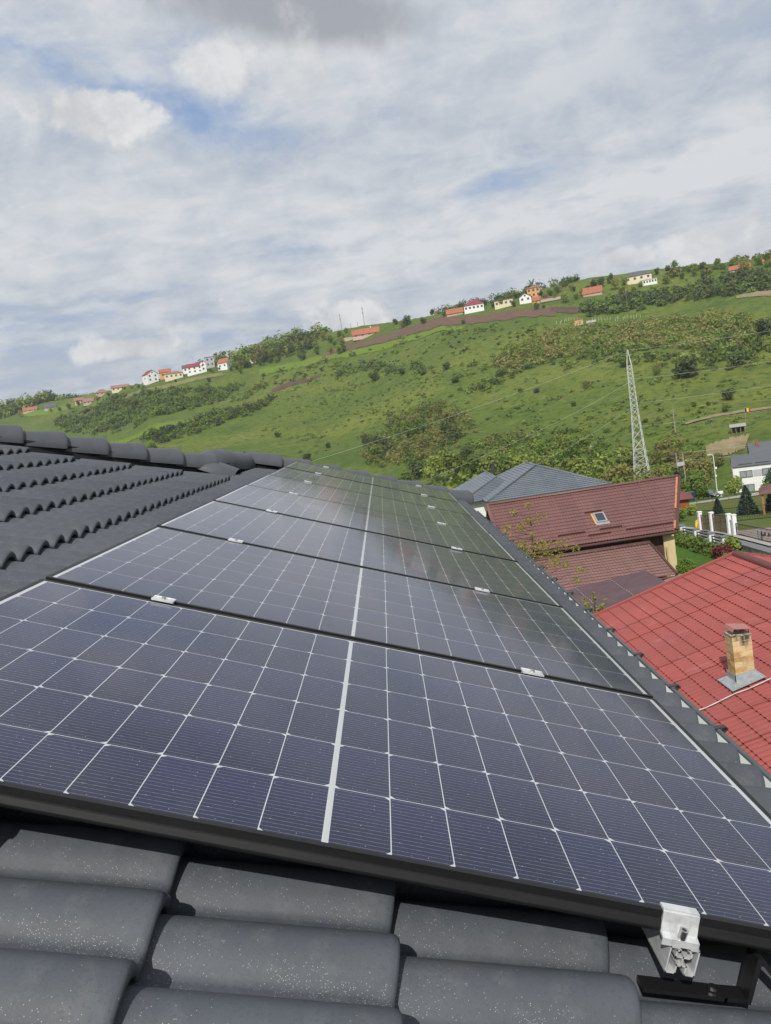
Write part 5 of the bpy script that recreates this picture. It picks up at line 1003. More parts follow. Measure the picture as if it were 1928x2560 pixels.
# conductors: sagging spans
WIRE = mat('conductor', (.45, .47, .42), .6)
def wire(a, b, sag, label, r=.022, n=22):
    a, b = Vector(a), Vector(b); P = [a.lerp(b, i / n) - Vector((0, 0, sag * 4 * (i / n) * (1 - i / n))) for i in range(n + 1)]
    tag(MB().path(P, r, 5).build('power_line', WIRE), label, 'wire', 'overhead wires from the pylon')
top = [(54.9, 181.9, 7.3), (55.6, 181.9, 1.0), (55.8, 181.9, -4.2), (56.0, 181.9, -9.3)]
for p, zr_, l in zip(top, (8.6, 1.6, -4.0, -9.4), ('topmost wire running right from the tip of the pylon', 'second wire from the top on the right of the pylon', 'third wire from the top on the right of the pylon', 'lowest wire on the right of the pylon')): wire(p, (128, 196, zr_), .9, l)
for p, q, l in zip(top[:3], ((-38, 118, -7.5), (-8, 92, -9.6), (11, 150, -16.0)), ('upper wire sloping down left from the pylon across the meadow', 'middle wire sloping down left from the pylon', 'lower wire sloping down left from the pylon towards the grey roof')): wire(p, q, 1.4, l)
# wooden H pole with a crossarm, and its low lines
up_ = empty('utility_pole', (65.0, 186.5, ground(65, 186.5)), label='twin wooden utility pole with a crossarm right of the pylon', cat='utility pole'); zt = -16.6 - ground(65, 186.5)
PW = mat('pole_wood', (.30, .27, .24), .85)
for s in (-1, 1): MB().tube((s * .75, 0, -.5), (s * .75, 0, zt), .16, 8, .12).build('pole', PW, up_)
MB().box((0, 0, zt - .3), (4.6, .18, .18)).build('crossarm', mat('rusty_arm', (.12, .07, .05), .8), up_); MB().box((0, 0, zt - 2.6), (1.7, .5, .8)).build('transformer', mat('grey_box', (.42, .43, .42), .6), up_)
wire((66, 186.5, -16.8), (110, 196, -17.8), .5, 'low wire running right from the twin wooden pole', .025); wire((66, 186.5, -18.6), (110, 193, -20.2), .5, 'lowest wire running right below the twin wooden pole', .025)
for i, (x, y, l) in enumerate([(80.5, 232, 'thin grey wooden pole at the start of the dirt path'), (149.5, 486, 'pale pole standing below the grey roofed hilltop house'), (176, 500, 'pale pole right of the grey roofed hilltop house'), (186, 497, 'pale pole farthest right on the ridge')]):
    t = empty('wooden_pole', P3(x, y), label=l, cat='pole', group='single poles on the hillside'); MB().tube((0, 0, 0), (0, 0, 6.5), .14, 7, .10).build('shaft', PW, t); MB().box((0, 0, 6.1), (1.2, .1, .1)).build('crossarm', PW, t)

# ------------------------------------------------------------------ foliage
def crown_arrays(n, leaf, lobes, seed, up=.35, flat=1.0):
    """n leaf-spray quads of size leaf spread through ellipsoid lobes [(cx,cy,cz,rx,ry,rz)], denser towards the outside"""
    q = np.random.RandomState(seed); vol = np.array([l[3] * l[4] * l[5] for l in lobes]) ** .75; pick = q.choice(len(lobes), n, p=vol / vol.sum()); L = np.array(lobes)[pick]
    d = q.normal(size=(n, 3)); d /= np.linalg.norm(d, axis=1)[:, None]; r = q.uniform(.25, 1, n) ** .45
    P = L[:, :3] + d * L[:, 3:] * r[:, None] * q.uniform(.88, 1.10, (n, 1))
    nr = d + q.normal(size=(n, 3)) * .75; nr[:, 2] += up; nr /= np.linalg.norm(nr, axis=1)[:, None]
    a = np.cross(nr, q.normal(size=(n, 3))); a /= np.linalg.norm(a, axis=1)[:, None]; b = np.cross(nr, a)
    s = leaf * q.uniform(.55, 1.3, (n, 1)); a = a * s; b = b * s * q.uniform(.45, .9, (n, 1))
    V = np.stack([P - a, P - b * .9 + a * .1, P + a, P + b], 1).reshape(-1, 3); F = np.arange(4 * n).reshape(-1, 4); return V, F
def lobes(q, n, R_, H, z0, spread=.55, rr=(.38, .62)):
    o = [(0, 0, z0 + H * .5, R_ * .72, R_ * .72, H * .46)]
    for i in range(n):
        t = 2 * math.pi * i / n + q.uniform(-.4, .4); k = q.uniform(.3, 1) * spread; f = q.uniform(*rr)
        o.append((R_ * k * math.cos(t), R_ * k * math.sin(t), z0 + H * q.uniform(.25, .80), R_ * f, R_ * f, H * f * .55))
    return o
LEAF = {
 0: leafmat('leaf_green', (.130, .210, .036), (.180, .245, .050), .28, .35),
 1: leafmat('leaf_bright', (.235, .305, .060), (.28, .33, .08), .20, .35),
 2: leafmat('leaf_dark', (.085, .122, .042), (.115, .150, .052), .25, .3),
 3: leafmat('leaf_olive', (.245, .235, .072), (.28, .27, .085), .25, .35),
 4: leafmat('leaf_conifer', (.036, .072, .042), (.058, .098, .052), .15, .1),
 5: leafmat('leaf_blossom', (.6, .6, .52), (.2, .26, .10), .15)}
BARK = mat('bark', (.085, .068, .052), .9, var=(6, (.12, .10, .08), .45, .65))
def treemeshes(kind, v):
    q = np.random.RandomState(100 + v * 7 + kind)
    lb = lobes(q, 7, 1.0, 1.75, .30)
    if kind == 3: lb = lobes(q, 9, 1.0, 1.9, .35, .8, (.25, .45))
    n = 620 if kind != 3 else 430
    cm = npmesh('crown', *crown_arrays(n, .135 if kind != 3 else .12, lb, 50 + v + kind * 9, .7), LEAF[kind])
    t = MB(); t.path([(0, 0, -.12), (.02, .01, .35), (-.02, .03, .8), (.03, 0, 1.3)], .075, 6, .03)
    for i in range(5): a = q.uniform(0, 6.28); z = q.uniform(.45, 1.0); t.tube((0, 0, z), (math.cos(a) * .6, math.sin(a) * .6, z + q.uniform(.35, .7)), .032, 5, .010)
    return cm, t.mesh('trunk', BARK)
TM = {(k, v): treemeshes(k, v) for k in (0, 1, 2, 3, 5) for v in (0, 1, 2)}
KN = {0: 'green', 1: 'bright green', 2: 'dark green', 3: 'olive brown', 5: 'white blossoming'}
GR = {'s': ('{} bush standing alone on the open meadow slope', 'single bushes on the hillside', 'bush'), 'v': ('{} tree in the belt at the foot of the hill', 'trees at the foot of the hill', 'tree'), 'r': ('{} thin tree in the brushy gully halfway up the meadow', 'trees in the gully', 'tree'),
      'w': ('{} tree in the wood on the ridge left of the masts', 'trees of the ridge wood', 'tree'), 'w2': ('large reddish brown tree at the lower edge of the ridge wood', 'trees of the ridge wood', 'tree'), 'c': ('{} tree on the ridge among the hilltop houses', 'trees along the skyline', 'tree'), 'h': ('{} small tree near the far left hilltop houses', 'trees by the far left houses', 'tree')}
q = np.random.RandomState(5); cnt = {}
SPECIAL = {('s', 5): 'high dark clump of bushes right of the pylon top', ('s', 6): 'dark bush at the right, beside the larger dark clump', ('s', 9): 'dark bush in the upper middle of the slope, right of a long hedge', ('s', 10): 'large dark bush at the right edge below the ridge thicket', ('s', 11): 'bushy green tree left of the pylon foot, beside a white blossoming shrub', ('s', 12): 'white blossoming shrub left of the pylon', ('s', 0): 'round dark bush at the left end of the middle hedge', ('s', 1): 'dark bush just above the far end of the panels', ('s', 2): 'small dark bush above and right of the bush over the panels', ('s', 13): 'lone dark little tree on the ploughed field'}
for (x, y, rad, kind, g) in TREES:
    i = cnt.get(g, 0); cnt[g] = i + 1
    cm, tm = TM[(kind, q.randint(3))]; t = empty('bush' if g == 's' else 'tree', (x, y, ground(x, y) - .1), (0, 0, q.uniform(0, 6.28)))
    lab, grp, cat = GR[g]; tag(t, SPECIAL.get((g, i), lab.format(KN[kind])), cat, grp)
    s = rad * (.78 if g in 'cwh' else 1); k = q.uniform(.85, 1.15) * (.8 if g == 's' else 1.0); t.scale = (s, s * q.uniform(.85, 1.15), s * k)
    c = link('crown', cm, t); link('trunk', tm, t)
    if g == 's': c.location = (0, 0, -.22)
TREELIST = [o for o in bpy.data.objects if o.parent is None and o.get('category') in ('tree', 'bush') and o.name.split('.')[0] in ('tree', 'bush')]
# --- stuff: thickets and scrub joined into one mass per patch
def inpoly(P, x, y):
    r = False; j = len(P) - 1
    for i in range(len(P)):
        if (P[i][1] > y) != (P[j][1] > y) and x < (P[j][0] - P[i][0]) * (y - P[i][1]) / (P[j][1] - P[i][1]) + P[i][0]: r = not r
        j = i
    return r
def scrub(name, poly, dens, r, kinds, label, seed, nq=26, leaf=.42, clump=0.0, hgt=1.0, names=None):
    q = np.random.RandomState(seed); xs = [p[0] for p in poly]; ys = [p[1] for p in poly]; A = (max(xs) - min(xs)) * (max(ys) - min(ys)); out = {k: [] for k in set(kinds)}
    n = int(A * dens)
    for i in range(n):
        x, y = q.uniform(min(xs), max(xs)), q.uniform(min(ys), max(ys)); jx = q.normal(0, 3.0, 2)
        if not inpoly(poly, x + jx[0], y + jx[1]): continue
        if clump and .5 + .5 * math.sin(x / 13 + 2.1 * math.sin(y / 17)) * math.sin(y / 11 + 1.7 * math.sin(x / 19)) + q.normal(0, .12) < clump: continue
        rr = r * q.lognormal(0, .38); rr = min(rr, r * 2.4); z = ground(x, y)
        lb = [(x, y, z + rr * .55 * hgt, rr, rr, rr * .72 * hgt)]
        for _ in range(2): a = q.uniform(0, 6.28); lb.append((x + math.cos(a) * rr * .7, y + math.sin(a) * rr * .7, z + rr * .45 * hgt, rr * .65, rr * .65, rr * .55 * hgt))
        m_ = int(nq * min(2.2, .5 + (rr / r) ** 1.4)); V, F = crown_arrays(m_, leaf * (rr / r) ** .5, lb, q.randint(1 << 30), .95)
        out[kinds[q.randint(len(kinds))]].append(V)
    for k, L in out.items():
        if not L: continue
        V = np.concatenate(L); F = np.arange(len(V)).reshape(-1, 4); o = link(name, npmesh(name, V, F, LEAF[k])); tag(o, f'{KN[k]} growth of the {label}', None, None, 'stuff')
scrub('thicket', REG['ridge_thicket'], .13, 1.9, [2, 2, 0, 2, 2], 'dense thicket band below the ridge on the right', 1, 34, .62)
scrub('scrub', REG['olive_scrub'], .10, 1.6, [3, 3, 1, 0, 3], 'brush covering the upper right slope', 2, 30, .50, hgt=1.3)
scrub('scrub', REG['green_scrub'], .10, 1.25, [1, 0, 0, 2], 'bushy belt across the right slope', 3, 26, .45, .36)
scrub('scrub', REG['ravine_scrub'], .17, 1.2, [3, 3, 2, 0], 'gully brush halfway up the meadow', 4, 30, .34, hgt=1.5)
scrub('hedge', REG['hedge_slope'], .10, 1.7, [2, 0, 2], 'long diagonal hedge on the left slope', 5, 30, .52)
scrub('scrub', REG['left_scrub'], .075, 1.8, [0, 0, 2, 2], 'patchy brush on the far left slope', 6, 26, .62, .18)
scrub('hedge', REG['hedge_mid'], .085, 1.7, [2, 0, 2], 'dark hedge across the middle of the slope', 7, 30, .50)
scrub('hedge', REG['hedge_up'], .06, 1.3, [0, 2, 1], 'thin hedge below the ploughed field', 8, 24, .46, .3)
scrub('scrub', REG['foot_scrub'], .13, 1.1, [0, 1, 3, 0], 'brush at the foot of the hill', 9, 26, .36, .40)
scrub('scrub', REG['right_scrub'], .16, 1.0, [3, 0, 3, 1], 'brush around the pylon foot and the dirt bank', 10, 26, .34, .34)
scrub('scrub', REG['mid_sparse'], .085, .55, [0, 0, 2, 1, 0], 'low shrubs dotted over the meadow', 11, 14, .30, .50)
scrub('scrub', REG['upper_sparse'], .045, .75, [0, 2, 1], 'low shrubs dotted over the upper meadow', 12, 16, .42, .52)
scrub('hedge', REG['gully_left'], .05, 1.4, [0, 2], 'broken hedge on the left shoulder of the hill', 13, 24, .5, .42)
scrub('scrub', REG['right_bank'], .07, 1.6, [0, 2, 1], 'bushes at the right edge below the thicket', 14, 28, .5, .3)
def ringpoly(a0, a1, d0, d1, n=8): return [(d0 * math.sin(R(a0 + (a1 - a0) * i / n)), d0 * math.cos(R(a0 + (a1 - a0) * i / n))) for i in range(n + 1)] + [(d1 * math.sin(R(a1 - (a1 - a0) * i / n)), d1 * math.cos(R(a1 - (a1 - a0) * i / n))) for i in range(n + 1)]
WOOD = ringpoly(-11.0, -2.6, 668, 710)
scrub('ridge_wood', WOOD, .036, 3.0, [0, 0, 2, 1, 2], 'wood on the ridge left of the masts', 17, 110, .75, hgt=1.35)
scrub('ridge_wood', ringpoly(-9.0, -3.4, 640, 672), .020, 3.4, [0, 2, 1], 'lower edge of the ridge wood', 18, 100, .7, hgt=1.3)
scrub('ridge_scrub', ringpoly(4.5, 14.5, 556, 585), .028, 2.2, [0, 0, 3, 2], 'bushes along the ridge behind the hilltop houses', 19, 60, .55, hgt=1.3)
scrub('ridge_scrub', ringpoly(20.0, 30, 528, 560), .03, 1.6, [1, 0, 0, 3], 'bushes along the right end of the ridge', 20, 60, .55, hgt=1.3)
scrub('far_wood', ringpoly(-30, -17.6, 925, 1000), .022, 4.0, [0, 0, 2, 1], 'far wood on the skyline at the left', 15, 110, 1.05, hgt=1.25)
scrub('scrub', ringpoly(-2, 20, 208, 228), .05, 2.0, [0, 1, 2, 3], 'undergrowth beneath the trees at the foot of the hill', 16, 40, .5, hgt=1.2)
# --- fields and tracks
PLO = mat('ploughed_soil', (.150, .092, .068), .95, spec=.1, var=[(.06, (.125, .085, .058), .4, .62), (.5, (.11, .065, .048), .5, .72)])
PLB = mat('dark_soil', (.095, .062, .052), .95, spec=.1, var=[(.1, (.12, .08, .06), .4, .62)])
FRESH = mat('young_crop', (.115, .185, .022), .9, spec=.1, var=[(.05, (.14, .19, .032), .42, .62), (.7, (.085, .145, .02), .5, .75)])
STUB = mat('pale_stubble', (.20, .185, .085), .95, spec=.1, var=[(.08, (.15, .165, .06), .4, .62)])
DIRT = mat('dirt', (.27, .21, .125), .95, spec=.1, var=[(.3, (.18, .16, .08), .42, .62), (2, (.33, .27, .17), .55, .7)])
for k, nm, m, lb in (('plowed_a', 'ploughed_field', PLO, 'long brown ploughed field below the hilltop houses'), ('plowed_b', 'ploughed_field', PLB, 'dark corner of ploughed soil beside the thicket'), ('bare_strip', 'bare_strip', PLB, 'small strip of bare soil on the shoulder'), ('bright_a', 'crop_strip', FRESH, 'bright green crop strip under the ploughed field'),
                     ('bright_b', 'crop_strip', FRESH, 'light green strip on the left slope'), ('stubble', 'stubble_field', STUB, 'pale stubble terrace below the left houses'), ('bright_c', 'crop_strip', FRESH, 'light green field at the far left'), ('pale_bank', 'bare_bank', DIRT, 'pale bare bank at the right edge'), ('foot_path', 'foot_path', DIRT, 'dirt path slanting across the lower right slope'), ('bare_slope', 'bare_bank', DIRT, 'bare dug bank above the white house')):
    A, B = RIB[k]
    if len(A) > 1 and len(B) > 1: ribbon(nm, A, B, m, .30, 60, 6, .12 if 'path' not in k else .1, lb)
# ------------------------------------------------------------------ hilltop houses
RC = {'orange': mat('orange_tiles', (.36, .130, .062), .8, var=(.8, (.29, .10, .05), .4, .65)), 'red': mat('red_tiles', (.30, .055, .045), .8, var=(.8, (.25, .045, .04), .4, .65)), 'wine': mat('wine_tiles', (.26, .04, .06), .7, var=(.8, (.22, .035, .05), .4, .65)), 'brown': mat('old_tiles', (.30, .15, .11), .85, var=(.8, (.24, .12, .09), .4, .65)), 'grey': mat('grey_tiles', (.10, .105, .115), .7, var=(.8, (.08, .085, .095), .4, .65)), 'pale': mat('pale_sheet', (.45, .44, .42), .7)}
WC = {'white': WHITE, 'cream': mat('far_cream', (.68, .60, .42), .85), 'orange': mat('far_orange_wall', (.60, .33, .14), .85), 'pink': mat('far_pink_wall', (.55, .38, .32), .85), 'grey': mat('far_grey_wall', (.40, .40, .41), .85), 'bare': mat('bare_block', (.45, .36, .29), .9)}
FGL = mat('far_window', (.06, .065, .075), .3)
def hill_house(x, y, rz, w_, d_, h, roof, rh, wc, rc, label, nw=3, floors=1, cat='house', over=.4, chim=False, name='hilltop_house', dz=0.0):
    t = empty(name, (x, y, ground(x, y) + dz), (0, 0, R(rz)), label=label, cat=cat, group='houses along the hilltop')
    wl = MB(); wl.box((0, 0, h / 2 - 1.0), (w_, d_, h + 2.0))
    o, X, Y = over, w_ / 2, d_ / 2; m = RC[rc]; T = .18
    if roof == 'gable':          # ridge along the width
        wl.prism([(-X, -Y, h), (-X, Y, h), (-X, 0, h + rh)], (w_, 0, 0)); dz = rh * o / Y
        for s in (-1, 1): MB().prism([(-X - o, s * (Y + o), h - dz), (X + o, s * (Y + o), h - dz), (X + o, 0, h + rh), (-X - o, 0, h + rh)], (0, 0, T)).build('roof', m, t)
    elif roof == 'front':        # gable end faces the viewer
        wl.prism([(-X, -Y, h), (X, -Y, h), (0, -Y, h + rh)], (0, d_, 0)); dz = rh * o / X
        for s in (-1, 1): MB().prism([(s * (X + o), -Y - o, h - dz), (s * (X + o), Y + o, h - dz), (0, Y + o, h + rh), (0, -Y - o, h + rh)], (0, 0, T)).build('roof', m, t)
    elif roof == 'hip':
        a = max(.2, X - Y) if X > Y else .2; c = [(-X - o, -Y - o, h), (X + o, -Y - o, h), (X + o, Y + o, h), (-X - o, Y + o, h)]; r0, r1 = (-a, 0, h + rh), (a, 0, h + rh)
        for f in ([c[0], c[1], r1, r0], [c[1], c[2], r1], [c[2], c[3], r0, r1], [c[3], c[0], r0]): MB().prism(f, (0, 0, .12)).build('roof', m, t)
    else: MB().box((0, 0, h + .1), (w_ + .6, d_ + .6, .25)).build('roof', m, t)
    wl.build('wall', WC[wc], t)
    for f in range(floors):
        for i in range(nw):
            xx = -X + w_ * (i + .5) / nw; zz = h / floors * (f + .52)
            fr = MB().box((xx, -Y - .03, zz), (min(1.3, w_ / nw * .55), .08, min(1.35, h / floors * .5))).build('window', FGL, t)
    if roof == 'front': MB().box((0, -Y - .03, h + rh * .35), (1.0, .08, 1.1)).build('window', FGL, t)
    for s in (-1, 1): MB().box((s * (X + .03), 0, h * .52), (.08, 1.2, 1.2)).build('window', FGL, t)
    if chim: MB().box((w_ * .2, d_ * .1, h + rh + .2), (.6, .6, 1.6)).build('chimney', WC['white'], t)
    return t
hill_house(-165.6, 635, 40, 9.0, 8.0, 5.6, 'front', 3.0, 'white', 'red', 'white two storey gabled house with red roof, farthest left of the bright hilltop row', 2, 2)
hill_house(-155.5, 641, 14, 8.5, 8, 3.6, 'gable', 2.6, 'orange', 'orange', 'small orange house half hidden behind the cream bungalow', 2, 1)
hill_house(-147.6, 633, 13, 13.5, 8, 3.2, 'hip', 1.9, 'cream', 'brown', 'long cream bungalow with a low reddish hipped roof', 4, 1)
hill_house(-138.6, 643, 13, 7.5, 8, 3.0, 'gable', 2.4, 'white', 'grey', 'low white house with dark grey roof between bungalow and wine roof', 2, 1)
hill_house(-131.2, 633, 10, 11.5, 8, 4.6, 'gable', 2.6, 'white', 'wine', 'white house with a long wine red roof in the left hilltop row', 3, 2)
hill_house(-125.6, 634, 22, 4.4, 8, 6.0, 'front', 2.0, 'white', 'wine', 'white gable wing at the right end of the wine red roof', 1, 2)
hill_house(-121.5, 645, 12, 6.5, 7, 7.2, 'flat', .3, 'grey', 'grey', 'grey boxy house behind the wine roofed one', 2, 2)
hill_house(-107.8, 629.5, -18, 7.6, 8.5, 4.2, 'gable', 3.4, 'white', 'orange', 'white cottage with bright orange steep roof, right end of left row', 2, 1)
t = empty('ruined_walls', P3(-91, 634), (0, 0, R(8)), 'unroofed white walls of a ruin at the edge of the ridge wood', 'ruin')
for x, w_, h in ((-7.5, 1.6, 2.2), (-4.6, 2.0, 3.0), (-1.4, 1.0, 2.0), (3.6, 4.2, 3.0), (6.4, .6, 3.8)): MB().box((x, 0, h / 2), (w_, .6, h)).build('wall_piece', WC['white'], t)
hill_house(-.6, 609.5, -2, 19, 7, 2.0, 'gable', 3.6, 'pink', 'orange', 'long low house with orange roof below the masts', 4, 1, chim=True, over=.6)
t = empty('stone_wall', P3(-13.4, 618), (0, 0, R(2)), 'grey stone wall left of the long orange roof', 'wall'); MB().box((0, 0, 1.0), (9, .6, 2.6)).build('wall_face', WC['bare'], t)
hill_house(57.8, 545.8, -6, 10.5, 6, .7, 'gable', 3.0, 'bare', 'orange', 'low orange tiled roof beside the wine red hipped house', 2, 1)
hill_house(70.3, 543.8, -9, 12.5, 9, 3.2, 'hip', 3.4, 'white', 'wine', 'white house with a big wine red hipped roof on the ridge', 5, 1)
hill_house(88.0, 534, -13, 11.5, 7, 3.4, 'flat', .2, 'cream', 'brown', 'roofless looking cream house with square windows', 4, 1)
hill_house(101.0, 529.4, -18, 7.2, 7, 2.8, 'front', 2.2, 'white', 'brown', 'small pale gabled house beside the orange tower house', 2, 1)
hill_house(107.6, 536, -12, 8.0, 7, 5.6, 'hip', 1.4, 'orange', 'brown', 'tall orange house with flat brown hipped roof', 3, 2)
hill_house(105.9, 521.8, -14, 5.0, 5, 1.2, 'gable', 2.2, 'orange', 'orange', 'small orange annexe in front of the tall orange house', 1, 1)
t = empty('long_shed', P3(113.5, 517), (0, 0, R(-15)), 'long low grey brown shed right of the orange houses', 'shed'); MB().box((0, 0, .9), (12, 4, 2.2)).build('wall', WC['bare'], t); MB().prism([(-6.4, -2.4, 1.9), (6.4, -2.4, 1.9), (6.4, 2.4, 2.7), (-6.4, 2.4, 2.7)], (0, 0, .15)).build('roof', RC['brown'], t)
hill_house(137.8, 512, -17, 11.2, 6.5, .9, 'gable', 3.6, 'bare', 'orange', 'low house showing a wide bright orange roof right of the tree belt', 3, 1)
hill_house(167.6, 516.5, -20, 15.5, 9, 2.9, 'hip', 2.8, 'cream', 'grey', 'broad house with a dark grey hipped roof on the right ridge', 4, 1)
hill_house(169.9, 505.5, -22, 9.5, 4.5, 2.4, 'flat', .2, 'white', 'pale', 'low white building in front of the grey hipped roof', 6, 1)
hill_house(212.8, 479.5, -26, 11, 6, .8, 'gable', 2.3, 'bare', 'orange', 'long orange roof behind the spreading tree at far right', 3, 1)
hill_house(228.5, 474.5, -28, 9, 6, .8, 'gable', 2.3, 'bare', 'orange', 'orange roof at the extreme right of the ridge', 2, 1)
hill_house(-207.0, 694, 17, 14, 7, 2.2, 'gable', 2.2, 'cream', 'brown', 'long pale roofed house at the end of the stubble terrace', 4, 1, dz=-.3)
hill_house(-240, 748, 20, 11, 8, 1.6, 'hip', 3.0, 'bare', 'brown', 'dull red hipped roof, right one of the far left hamlet', 3, 1)
hill_house(-254, 752, 12, 9, 8, 1.6, 'gable', 3.0, 'bare', 'brown', 'dull pink roof in the middle of the far left hamlet', 3, 1)
hill_house(-272, 779, 20, 8, 7, 2.4, 'gable', 2.6, 'pink', 'brown', 'little pink house left of the dull red roofs', 2, 1)
hill_house(-315, 819, 24, 10.5, 7, 1.6, 'gable', 3.4, 'grey', 'grey', 'house with grey gable roof at the foot of the far wood', 2, 1)
hill_house(-341, 835, 18, 13, 8, 1.4, 'gable', 3.0, 'bare', 'orange', 'orange brown roof farthest left below the far wood', 3, 1)
# masts on the skyline
MG = mat('mast_grey', (.32, .31, .31), .6)
for x, y, h, l, gx in ((-19.0, 668, 13.5, 'tall thin radio mast at the left of the group on the skyline', -.3), (-.8, 652, 14.5, 'tallest radio mast at the right of the group on the skyline', -.3), (-11.5, 662, 4.6, 'short mast left of the middle between the two tall masts', 0), (-6.0, 660, 4.8, 'short mast right of the middle between the two tall masts', 0)):
    t = empty('radio_mast', P3(x, y, -.3), label=l, cat='mast', group='radio masts on the skyline'); g = MB(); rr = .40 if h > 8 else .22
    for i in range(3): a = 2.09 * i; g.tube((rr * math.cos(a), rr * math.sin(a), 0), (rr * .8 * math.cos(a), rr * .8 * math.sin(a), h), .09, 5)
    for k in range(int(h / .9)):
        for i in range(3): a, b = 2.09 * i, 2.09 * (i + 1); g.tube((rr * math.cos(a), rr * math.sin(a), k * .9), (rr * math.cos(b), rr * math.sin(b), k * .9 + .9), .05, 4)
    g.build('lattice', MG, t)
    if h > 8: MB().tube((0, 0, h), (0, 0, h + 1.6), .07, 5).build('antenna', MG, t); MB().box((0, 0, h * .70), (1.1, 1.1, 1.5)).build('antenna_panel', MG, t); MB().box((0, 0, h * .93), (.9, .9, .9)).build('antenna_panel', MG, t)
# vineyard hut and stakes in mid slope
hut = empty('vineyard_hut', P3(113.0, 454.5), (0, 0, R(-14)), 'small tan hut among pale stakes in the upper right meadow', 'hut')
MB().box((0, 0, 1.2), (4.6, 3.4, 3.0)).build('wall', mat('tan_board', (.52, .36, .18), .85), hut); MB().prism([(-2.6, -2.0, 2.7), (2.6, -2.0, 2.7), (2.6, 2.0, 3.2), (-2.6, 2.0, 3.2)], (0, 0, .15)).build('roof', RC['brown'], hut); MB().box((.6, -1.73, 1.1), (1.0, .06, 2.0)).build('door', mat('tan_door', (.30, .19, .09), .8), hut); MB().box((6.5, 0, .7), (5.0, 1.4, 1.2)).build('lean_to', RC['pale'], hut)
stk = MB().box((0, 0, .9), (.16, .16, 1.9)).mesh('stake', mat('pale_stake', (.50, .47, .40), .8)); q = np.random.RandomState(8)
for i in range(26):
    x = 103 + 1.45 * i + (6 if i > 8 else 0); y = 462 - .35 * i + q.normal(0, 1.2)
    if 108 < x < 118: y += 5
    o = link('stake', stk, None, P3(x, y, -.1), (q.normal(0, .05), q.normal(0, .05), 0)); tag(o, 'pale stake of the row by the tan hut, number %s from left' % (['one','two','three','four','five','six','seven','eight','nine','ten','eleven','twelve','thirteen','fourteen','fifteen','sixteen','seventeen','eighteen','nineteen','twenty','twenty one','twenty two','twenty three','twenty four','twenty five','twenty six'][i]), 'stake', 'stakes of the little vineyard')
# hay shelter, flag, walker on the lower right slope
hs = empty('hay_shelter', P3(91.2, 216.5), (0, 0, R(-20)), 'grey open shelter on posts above the white house', 'shelter')
for x in (-1.5, -.5, .6, 1.6):
    for y in (-.9, .9): MB().box((x, y, .75), (.12, .12, 1.7)).build('post', PW, hs)
MB().prism([(-2.0, -1.3, 1.55), (2.0, -1.3, 1.55), (2.0, 0, 2.25), (-2.0, 0, 2.25)], (0, 0, .1)).build('roof', mat('grey_boards', (.30, .29, .27), .85), hs); MB().prism([(-2.0, 0, 2.25), (2.0, 0, 2.25), (2.0, 1.3, 1.55), (-2.0, 1.3, 1.55)], (0, 0, .1)).build('roof', MATS['grey_boards'], hs); MB().box((0, .8, .7), (3.2, .1, 1.4)).build('back_wall', mat('dark_boards', (.06, .05, .04), .9), hs)
ff = empty('flag', P3(98.0, 227.0), label='small blue, yellow and red flag on a pole by the dirt path', cat='flag'); MB().tube((0, 0, -.2), (0, 0, 3.4), .05, 6).build('pole', PW, ff)
for i, c in enumerate(((.01, .03, .20), (.75, .50, .02), (.50, .02, .03))):
    V = [(.05 + .50 * (i + a / 3), .10 * math.sin(2.2 * (i + a / 3)), 3.3 - z - .10 * (i + a / 3)) for a in range(4) for z in (0, 1.0)]
    MB().add(V, [(2 * a, 2 * a + 1, 2 * a + 3, 2 * a + 2) for a in range(3)]).build('flag_stripe', mat('flag_' + 'bya'[i], c, .8), ff)
